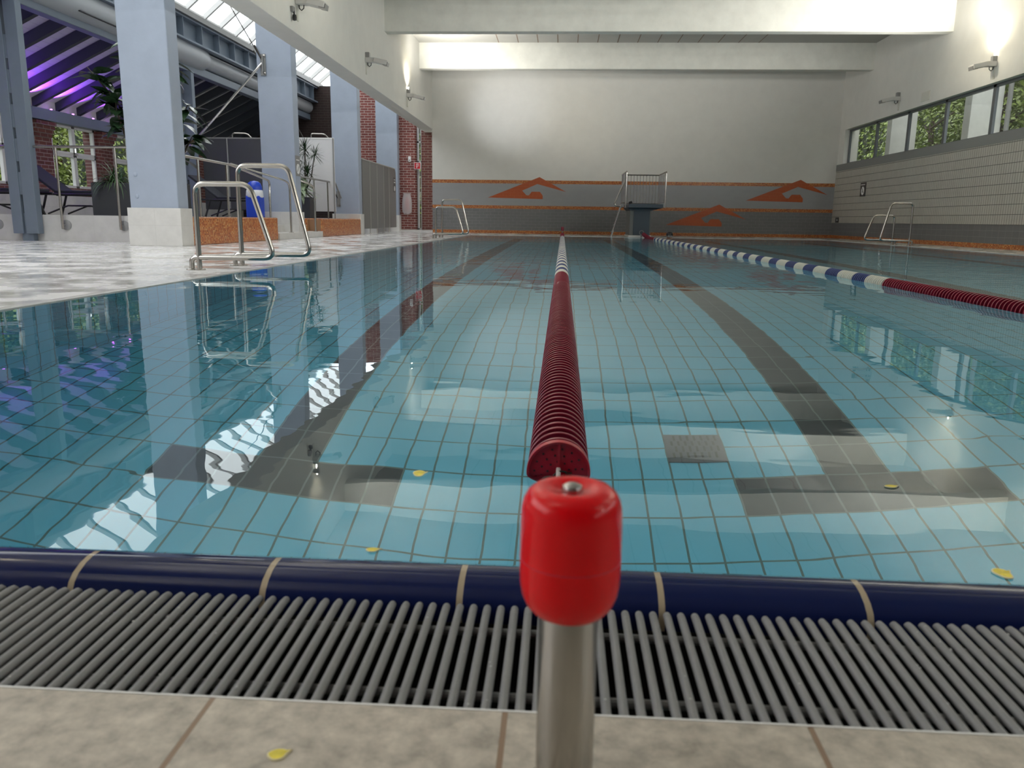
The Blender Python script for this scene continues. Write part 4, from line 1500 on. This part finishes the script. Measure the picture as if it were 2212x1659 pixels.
# ------------------------------------------------------------------ cubicle screens
def screen(lab, x0, x1, y, z0, z1, mat, posts, hoops, pm):
    t = thing('cubicle_screen', lab, 'screen', ((x0 + x1) / 2, y, PZ), 'cubicle screens')
    mb = MB()
    mb.box(x0, x1, y, y + 0.03, z0, z1)
    mb.build('panel', mat, t, smooth=False, bevel=0.004)
    mb = MB()
    mb.box(x0, x1, y - 0.008, y + 0.038, z1 - 0.025, z1 + 0.01)
    mb.build('top_edge', pm, t, smooth=False)
    for x in posts:
        mb = MB()
        mb.tube([(x, y - 0.012, PZ - 0.01), (x, y - 0.012, z1)], 0.016, 8)
        mb.build('post', M['lamp_grey'], t)
    for x in hoops:
        mb = MB()
        mb.tube(rounded([(x, y + 0.02, z1), (x, y + 0.02, z1 + 0.11), (x + 0.34, y + 0.1, z1 + 0.11), (x + 0.44, y + 0.1, z1)], 0.10), 0.016, 8)
        mb.build('hoop', M['steel'], t)
    return t


screen('dark grey cubicle screen with steel hoops behind the blue bin', -8.70, -6.95, 19.5, 0.60, 2.29, M['screen_dark'], (-8.08,), (-7.95,), M['sign_grey'])
screen('white cubicle screen behind the dracaena', -7.3, -5.95, 21.2, 0.60, 2.46, M['screen_white'], (-6.72, -5.97), (-6.55,), M['sign_white'])

# ------------------------------------------------------------------ blue bin
bx_, by_ = -6.40, 16.72
t = thing('waste_bin', 'blue waste bin with a domed lid and a white liner beside the stairs', 'bin', (bx_, by_, PZ))
mb = MB()
mb.prism([(bx_ - 0.15, by_ - 0.15), (bx_ + 0.15, by_ - 0.15), (bx_ + 0.15, by_ + 0.15), (bx_ - 0.15, by_ + 0.15)], PZ - 0.01, PZ + 0.44, 'xy')
mb.build('body', M['bin_blue'], t, smooth=False, bevel=0.03)
mb = MB()
mb.lathe([(0.158, PZ + 0.40), (0.178, PZ + 0.42), (0.172, PZ + 0.50), (0.165, PZ + 0.55), (0.15, PZ + 0.56)], (bx_, by_, 0), 'z', 28)
mb.build('liner_bag', M['bag'], t, angle=60)
mb = MB()
mb.lathe([(0.155, PZ + 0.545), (0.158, PZ + 0.58), (0.15, PZ + 0.64), (0.125, PZ + 0.695), (0.08, PZ + 0.73), (0.0, PZ + 0.745)], (bx_, by_, 0), 'z', 28)
mb.build('dome_lid', M['bin_blue'], t, angle=60)

# ------------------------------------------------------------------ grey partition on legs
t = thing('locker_partition', 'long grey panelled partition on thin legs between two blue-grey columns', 'partition', (-5.65, 25, 0))
LX = -5.62
mb = MB()
out = [(22.83, 0.15), (27.45, 0.15), (27.45, 1.86)] + [(27.25 + 0.2 * math.cos(R(a)), 1.86 + 0.2 * math.sin(R(a))) for a in (15, 30, 45, 60, 75, 90)] + [(22.83, 2.065)]
mb.prism(out, LX - 0.04, LX, 'yz')
mb.build('panel', M['locker'], t, smooth=False)
for y in (23.72, 24.62, 25.55, 26.35):
    mb = MB()
    mb.box(LX - 0.001, LX + 0.006, y, y + 0.025, 0.15, 2.05)
    mb.build('joint_profile', M['locker_line'], t, smooth=False)
    mb = MB()
    mb.tube([(LX - 0.02, y, 0.0), (LX - 0.02, y, 0.16)], 0.014, 8)
    mb.lathe([(0.04, 0.0), (0.04, 0.008), (0.014, 0.012)], (LX - 0.02, y, 0), 'z', 12)
    mb.build('leg', M['steel_bright'], t)
mb = MB()
mb.box(LX - 0.03, LX + 0.012, 22.83, 27.3, 2.055, 2.08)
mb.build('top_edge', M['locker_line'], t, smooth=False)
mb = MB()
mb.lathe([(0.012, 0.0), (0.012, 0.02), (0, 0.022)], (LX, 24.7, 1.05), 'x', 10)
mb.build('knob', M['steel_bright'], t)
mb = MB()
mb.box(-6.4, -5.75, 24.0, 25.0, 0.0, 0.12)
mb.box(-6.35, -5.74, 24.05, 24.95, 0.04, 0.055)
tag(mb.build('floor_box', M['sign_white'], smooth=False, bevel=0.01), 'white low box on the floor under the grey partition', 'box')

# signs
t = thing('safety_sign', 'narrow grey pictogram sign on the side of the second column', 'sign', (XC - 0.02, 17.18, 1.35))
mb = MB()
mb.box(XC - 0.03, XC - 0.02, 17.07, 17.37, 1.30, 1.72)
mb.build('plate', M['sign_grey'], t, smooth=False)
mb = MB()
mb.lathe([(0.105, 0.0), (0.105, 0.003), (0, 0.003)], (XC - 0.02, 17.22, 1.45), 'x', 24)
mb.box(XC - 0.02, XC - 0.017, 17.12, 17.32, 1.62, 1.64)
mb.build('symbol_disc', M['sign_white'], t, smooth=False)
mb = MB()
mb.beam((XC - 0.0155, 17.16, 1.39), (XC - 0.0155, 17.28, 1.51), 0.02, 0.003, 0, (1, 0, 0))
mb.build('symbol', M['sign_grey'], t, smooth=False)
t = thing('safety_sign', 'small pictogram sign at the rounded end of the grey partition', 'sign', (LX, 27.2, 1.3))
mb = MB()
mb.box(LX, LX + 0.006, 27.08, 27.33, 1.30, 1.78)
mb.build('plate', M['sign_dark'], t, smooth=False)
mb = MB()
mb.lathe([(0.085, 0.0), (0.085, 0.003), (0, 0.003)], (LX + 0.006, 27.2, 1.42), 'x', 20)
mb.box(LX + 0.006, LX + 0.009, 27.11, 27.30, 1.60, 1.64)
mb.box(LX + 0.006, LX + 0.009, 27.11, 27.30, 1.69, 1.72)
mb.build('symbol_disc', M['sign_white'], t, smooth=False)

t = thing('fire_hose_sign', 'square red fire hose sign with white border on the door frame', 'sign', (-5.0, 28.12, 2.1))
mb = MB()
mb.box(-5.115, -4.885, 28.12, 28.13, 2.11, 2.34)
mb.box(-4.99, -4.96, 28.13, 28.37, 2.2, 2.25)
mb.build('plate', M['sign_white'], t, smooth=False)
mb = MB()
mb.box(-5.10, -4.90, 28.114, 28.12, 2.125, 2.325)
mb.build('red_field', M['sign_red'], t, smooth=False)
mb = MB()
mb.tube(rounded([(-5.03, 28.112, 2.16), (-5.03, 28.112, 2.29), (-4.98, 28.112, 2.29), (-4.99, 28.112, 2.22), (-5.02, 28.112, 2.15)], 0.02), 0.008, 6)
mb.tube([(-4.955, 28.112, 2.20), (-4.945, 28.112, 2.27), (-4.965, 28.112, 2.30)], 0.006, 6)
mb.build('hose_symbol', M['sign_white'], t)
t = thing('call_button', 'small white box on the lit brick pier above the red sign', 'call box', (-5.27, 28.16, 2.37))
mb = MB()
mb.box(-5.325, -5.225, 28.15, 28.2, 2.36, 2.54)
mb.build('housing', M['sign_white'], t, smooth=False, bevel=0.01)
mb = MB()
mb.box(-5.30, -5.25, 28.145, 28.15, 2.39, 2.43)
mb.build('button', M['lamp_grey'], t, smooth=False)
t = thing('bagged_extinguisher', 'red extinguisher wrapped in a clear plastic bag hanging low on the lit brick pier', 'extinguisher', (-5.36, 28.1, 0.6))
mb = MB()
mb.lathe([(0.0, 0.72), (0.065, 0.73), (0.075, 0.76), (0.075, 1.05), (0.06, 1.10), (0.025, 1.13), (0.025, 1.18), (0, 1.18)], (-5.37, 28.09, 0), 'z', 16)
mb.build('bottle', M['sign_red'], t)
mb = MB()
random.seed(3)
pr_ = [(0.0, 0.60), (0.10, 0.605), (0.155, 0.66), (0.17, 0.80), (0.172, 0.95), (0.165, 1.10), (0.13, 1.22), (0.12, 1.26), (0.15, 1.30), (0.0, 1.29)]
seg = 24
vs, fs = [], []
for i, (r, h) in enumerate(pr_):
    for k in range(seg):
        a = 2 * math.pi * k / seg
        rr = r * (1 + random.uniform(-0.06, 0.06))
        vs.append((-5.37 + rr * math.cos(a), 28.09 + rr * 0.5 * math.sin(a), h + random.uniform(-0.01, 0.01)))
for i in range(len(pr_) - 1):
    for k in range(seg):
        fs.append((i * seg + k, i * seg + (k + 1) % seg, (i + 1) * seg + (k + 1) % seg, (i + 1) * seg + k))
mb.add(vs, fs)
mb.build('plastic_bag', M['film'], t, angle=60)


# ------------------------------------------------------------------ loungers
def lounger(label, x, y):
    """head towards -x; (x, y) is the head end centre"""
    t = thing('sun_lounger', label, 'sun lounger', (x, y, PZ), 'black sun loungers')
    zs = PZ + 0.40
    mb = MB()
    mb.box(x + 0.68, x + 1.95, y - 0.29, y + 0.29, zs, zs + 0.05)
    mb.build('seat', M['cloth_dark'], t, smooth=False, bevel=0.015)
    mb = MB()
    mb.beam((x + 0.05, y, zs + 0.52), (x + 0.72, y, zs + 0.02), 0.58, 0.05)
    mb.build('backrest', M['cloth_dark'], t, smooth=False, bevel=0.015)
    mb = MB()
    for s in (-1, 1):
        mb.tube([(x + 0.35, y + s * 0.31, zs - 0.02), (x + 1.98, y + s * 0.31, zs - 0.02)], 0.022, 8)
    mb.build('seat_frame', M['black'], t)
    for s in (-1, 1):
        for a, b in ((0.55, 0.42), (1.65, 1.80)):
            mb = MB()
            mb.tube([(x + a, y + s * 0.31, zs - 0.02), (x + (a + b) / 2, y + s * 0.31, PZ + 0.18), (x + b, y + s * 0.31, PZ)], 0.022, 8)
            mb.build('leg', M['black'], t)
        mb = MB()
        mb.tube([(x + 0.55, y + s * 0.31, PZ + 0.02), (x + 0.95, y + s * 0.31, PZ + 0.17), (x + 1.4, y + s * 0.31, PZ + 0.17), (x + 1.78, y + s * 0.31, PZ + 0.03)], 0.016, 8)
        mb.build('brace', M['black'], t)
    return t


lounger('black sun lounger behind the guard rail, head end beside the twin steel post', -10.2, 15.1)
lounger('black sun lounger at the left edge of the photo behind the twin steel post', -11.2, 14.0)
lounger('black sun lounger in the dark in front of the dark cubicle screen', -8.6, 18.6)


# ------------------------------------------------------------------ plants
def planter(t, x0, x1, y0, y1, z1, mat):
    mb = MB()
    mb.box(x0, x1, y0, y1, PZ - 0.01, z1)
    p = mb.build('planter', mat, t, smooth=False, bevel=0.008)
    mb = MB()
    mb.box(x0 + 0.02, x1 - 0.02, y0 + 0.02, y1 - 0.02, z1 - 0.01, z1 + 0.012)
    mb.build('soil', M['soil'], p, smooth=False)


random.seed(11)
t = thing('rubber_plant', 'tall rubber plant with big dark leaves behind the first column in a charcoal planter', 'potted plant', (-7.3, 13.9, PZ))
planter(t, -8.07, -6.55, 13.6, 14.1, 0.98, M['planter'])
stems = MB()
lv = MB()
anchors = [((-7.25, 13.85, 0.98), (-7.30, 13.8, 1.9), (-7.65, 13.7, 2.45), (-7.95, 13.6, 2.85)),
           ((-7.25, 13.85, 0.98), (-7.2, 13.8, 2.0), (-7.25, 13.75, 2.8), (-7.15, 13.7, 3.35)),
           ((-7.0, 13.85, 0.98), (-6.7, 13.75, 1.6), (-6.4, 13.6, 2.0), (-6.25, 13.55, 2.25)),
           ((-7.3, 13.9, 1.2), (-7.45, 13.7, 1.8), (-7.5, 13.6, 2.15), (-7.45, 13.5, 2.4)),
           ((-7.0, 13.85, 0.98), (-6.8, 13.8, 2.0), (-6.6, 13.7, 2.7), (-6.5, 13.6, 3.1)),
           ((-6.9, 13.85, 0.98), (-6.5, 13.65, 1.3), (-6.3, 13.5, 1.55), (-6.15, 13.45, 1.75))]
for a in anchors:
    stems.tube(a, [0.028, 0.02, 0.014, 0.008], 8)
    P_ = [Vector(p) for p in a]
    for k in range(28):
        f = random.uniform(0.3, 1.0) * 3
        i = min(int(f), 2)
        p = P_[i].lerp(P_[i + 1], f - i)
        ang = random.uniform(0, 6.28)
        d = Vector((math.cos(ang), math.sin(ang), random.uniform(-0.5, 0.7)))
        lv.leaf(p + d * 0.03, d, random.uniform(0.28, 0.44), random.uniform(0.14, 0.20), random.uniform(0.2, 1.0), 5, 0.12, 0, random.uniform(-0.5, 0.5))
stems.build('stem', M['bark'], t)
lv.build('foliage', M['leaf_dark'], t, fix=False, angle=60)
# grassy plant in the same planter
t2_ = thing('spider_plant', 'grassy arching plant spilling over the charcoal planter by the window', 'plant', (-7.72, 13.8, 0.99))
lv = MB()
for k in range(150):
    ang = random.uniform(0, 6.28)
    el = random.uniform(0.3, 1.4)
    d = Vector((math.cos(ang) * math.cos(el), math.sin(ang) * math.cos(el), math.sin(el)))
    lv.leaf(Vector((-7.72 + random.uniform(-0.1, 0.1), 13.8 + random.uniform(-0.08, 0.08), 0.985)), d, random.uniform(0.35, 0.6), 0.022, random.uniform(1.2, 2.6), 6, 0.2)
lv.build('foliage', M['leaf_mid'], t2_, fix=False, angle=60)
t = thing('dracaena', 'dracaena with three spiky crowns over broad pale leaves in front of the white screen', 'potted plant', (-6.3, 20.2, PZ))
planter(t, -6.75, -6.25, 19.95, 20.45, 0.92, M['planter'])
stems = MB()
lv = MB()
for (x, y, z) in ((-6.62, 20.25, 1.95), (-6.40, 20.2, 2.1), (-6.15, 20.15, 1.98), (-6.55, 20.1, 1.55), (-6.3, 20.0, 1.5)):
    stems.tube([(-6.5, 20.2, 0.92), (x * 0.7 - 6.5 * 0.3, y, 1.4), (x, y, z)], [0.02, 0.016, 0.012], 8)
    for k in range(60):
        ang = random.uniform(0, 6.28)
        el = random.uniform(-0.5, 1.35)
        d = Vector((math.cos(ang) * math.cos(el), math.sin(ang) * math.cos(el), math.sin(el)))
        lv.leaf((x, y, z + random.uniform(-0.1, 0.05)), d, random.uniform(0.28, 0.42), 0.022, random.uniform(0.2, 0.9), 4, 0.15)
stems.build('stem', M['bark'], t)
lv.build('spiky_foliage', M['leaf_dark'], t, fix=False, angle=60)
lv = MB()
for k in range(46):
    ang = random.uniform(0, 6.28)
    el = random.uniform(-0.1, 1.3)
    d = Vector((math.cos(ang) * math.cos(el), math.sin(ang) * math.cos(el), math.sin(el)))
    lv.leaf((-6.45 + random.uniform(-0.12, 0.12), 20.1, 0.98 + random.uniform(0, 0.3)), d, random.uniform(0.3, 0.5), random.uniform(0.09, 0.15), random.uniform(0.8, 2.2), 5, 0.15)
lv.build('broad_foliage', M['leaf_pale'], t, fix=False, angle=60)

# ------------------------------------------------------------------ violet lamps at the foot of the boarded slope
k = 0
for y in ys_r[3:15]:
    mb = MB()
    mb.lathe([(0.022, 0.0), (0.022, 0.022), (0.0, 0.024)], (XA + 0.12, y + 0.4, 2.66), 'z', 12)
    tag(mb.build('violet_lamp', M['violet_lamp'], origin=(XA + 0.12, y + 0.4, 2.66)), 'small violet lamp on the gutter beam at the foot of the boarded ceiling', 'lamp', 'violet lamps along the gutter beam')
    spot('violet_light', (XA + 0.17, y + 0.4, 2.70), (XA + 0.40, y + 0.4, 3.08), 190 if y < 17.5 else 60, (0.25, 0.045, 1.0), 88, 1.0, 0.03)

# ------------------------------------------------------------------ outdoors
for k, (y, lab) in enumerate(((25.07, 'pale concrete pier outside the window band, by the far corner of the hall'), (20.4, 'pale concrete pier outside the window band, beside the downpipe'))):
    mb = MB()
    mb.box(9.60, 10.32, y, y + 0.34, -0.35, 5.6)
    tag(mb.build('concrete_pier', M['sunlit_concrete'], smooth=False, bevel=0.01), lab, 'pier', 'concrete piers outside')
for k in range(4):
    y = 15.7 - 4.7 * k
    mb = MB()
    mb.box(9.60, 10.32, y, y + 0.34, -0.35, 5.6)
    tag(mb.build('concrete_pier', M['sunlit_concrete'], smooth=False, bevel=0.01), 'pale concrete pier outside the window band beyond the frame', 'pier', 'concrete piers outside')
mb = MB()
mb.tube([(10.38, 20.25, -0.35), (10.38, 20.25, 5.6)], 0.055, 14)
for z in (2.5, 3.1):
    mb.lathe([(0.062, z), (0.062, z + 0.05)], (10.38, 20.25, 0), 'z', 14)
tag(mb.build('downpipe', M['lamp_grey']), 'grey rain downpipe against the concrete pier outside', 'downpipe')


def tree(label, x, y, h, r, seed, n=7000, zlow=0.25):
    random.seed(seed)
    t = thing('tree', label, 'tree', (x, y, -0.35), 'trees outside the windows')
    mb = MB()
    mb.tube([(x, y, -0.35), (x + 0.1, y, h * 0.4), (x, y + 0.1, h * 0.8)], [0.16, 0.11, 0.05], 8)
    for k in range(8):
        a = random.uniform(0, 6.28)
        z = random.uniform(0.25, 0.7) * h
        mb.tube([(x, y, z), (x + math.cos(a) * r * 0.7, y + math.sin(a) * r * 0.7, z + h * 0.12)], [0.05, 0.02], 6)
    mb.build('trunk', M['bark'], t)
    lv = MB()
    cl = [(Vector((random.gauss(0, 0.5) * r, random.gauss(0, 0.5) * r, random.uniform(zlow, 1.0) * h)), random.uniform(0.35, 0.8)) for _ in range(46)]
    for k in range(n):
        c, q = random.choice(cl)
        p = c + Vector((random.gauss(0, q * 0.55), random.gauss(0, q * 0.55), random.gauss(0, q * 0.4)))
        ang = random.uniform(0, 6.28)
        d = Vector((math.cos(ang), math.sin(ang), random.uniform(-0.8, 0.4)))
        lv.leaf(Vector((x, y, 0)) + p, d, random.uniform(0.11, 0.19), random.uniform(0.07, 0.11), 0.4, 2, 0.1, 0, random.uniform(-1, 1))
    lv.build('foliage', M['tree_leaf'], t, fix=False, smooth=False)
    return t


for k, (x, y, h, r, lab) in enumerate(((12.3, 28.8, 6.5, 1.5, 'leafy tree outside the window band by the far corner of the hall'),
                                       (12.6, 24.9, 6.5, 1.5, 'leafy tree outside between the two concrete piers'),
                                       (12.4, 21.8, 6.5, 1.4, 'leafy tree outside in front of the far concrete pier'),
                                       (12.4, 18.6, 6.5, 1.5, 'leafy tree outside right of the downpipe'),
                                       (14.6, 30.5, 8.0, 2.0, 'leafy tree outside, far behind the concrete piers'),
                                       (15.5, 26.8, 8.0, 2.0, 'leafy tree outside, behind the gap of the two concrete piers'),
                                       (15.5, 22.5, 8.0, 2.0, 'leafy tree outside, behind the concrete pier with the downpipe'))):
    tree(lab, x, y, h, r, 20 + k)
for k, (x, y, h, r, lab) in enumerate(((-14.9, 17.0, 5.0, 1.1, 'leafy tree outside the white framed windows of the left aisle, next to the brick pier'),
                                       (-15.0, 21.2, 5.0, 1.1, 'leafy tree outside the white framed windows, behind the rubber plant'),
                                       (-15.6, 19.2, 6.0, 1.8, 'leafy tree outside, set back from the white framed windows'),
                                       (-15.4, 23.6, 6.0, 1.8, 'leafy tree outside, behind the dark cubicle screen'))):
    tree(lab, x, y, h, r, 40 + k, 6000, 0.05)


def hedge(label, x, y0, y1, h, side, seed):
    """tall clipped hedge: dark twiggy core with a leafy face towards the hall"""
    random.seed(seed)
    t = thing('hedge', label, 'hedge', (x, (y0 + y1) / 2, -0.35))
    mb = MB()
    n = int((y1 - y0) / 0.8)
    for i in range(n):
        a = y0 + (y1 - y0) * i / n
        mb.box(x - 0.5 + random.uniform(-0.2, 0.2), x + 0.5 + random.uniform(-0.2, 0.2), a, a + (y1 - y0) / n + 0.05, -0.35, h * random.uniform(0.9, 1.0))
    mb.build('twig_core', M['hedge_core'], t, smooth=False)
    lv = MB()
    for k in range(int((y1 - y0) * h * 52)):
        p = Vector((x + side * (0.5 + abs(random.gauss(0, 0.25))), random.uniform(y0, y1), random.uniform(-0.2, h * 1.04)))
        d = Vector((side * random.uniform(0.0, 1.0), random.uniform(-1, 1), random.uniform(-0.9, 0.5)))
        lv.leaf(p, d, random.uniform(0.14, 0.24), random.uniform(0.09, 0.14), 0.4, 2, 0.1, 0, random.uniform(-1, 1))
    lv.build('foliage', M['tree_leaf'], t, fix=False, smooth=False)


hedge('tall dark hedge outside behind the trees of the window band', 18.2, 16.0, 64.0, 8.5, -1, 71)
hedge('tall dark hedge outside the white framed windows of the left aisle', -17.9, 17.0, 34.0, 6.5, 1, 72)
tree('added leafy tree dimming the narrow glazed door in the far left corner', -6.7, 38.5, 8.0, 1.6, 55, 7000, 0.05)  # both trees added to darken the bright sky behind the door glass
tree('added leafy tree, farther behind the narrow glazed door', -8.2, 46.0, 10.0, 2.0, 56, 7000, 0.05)
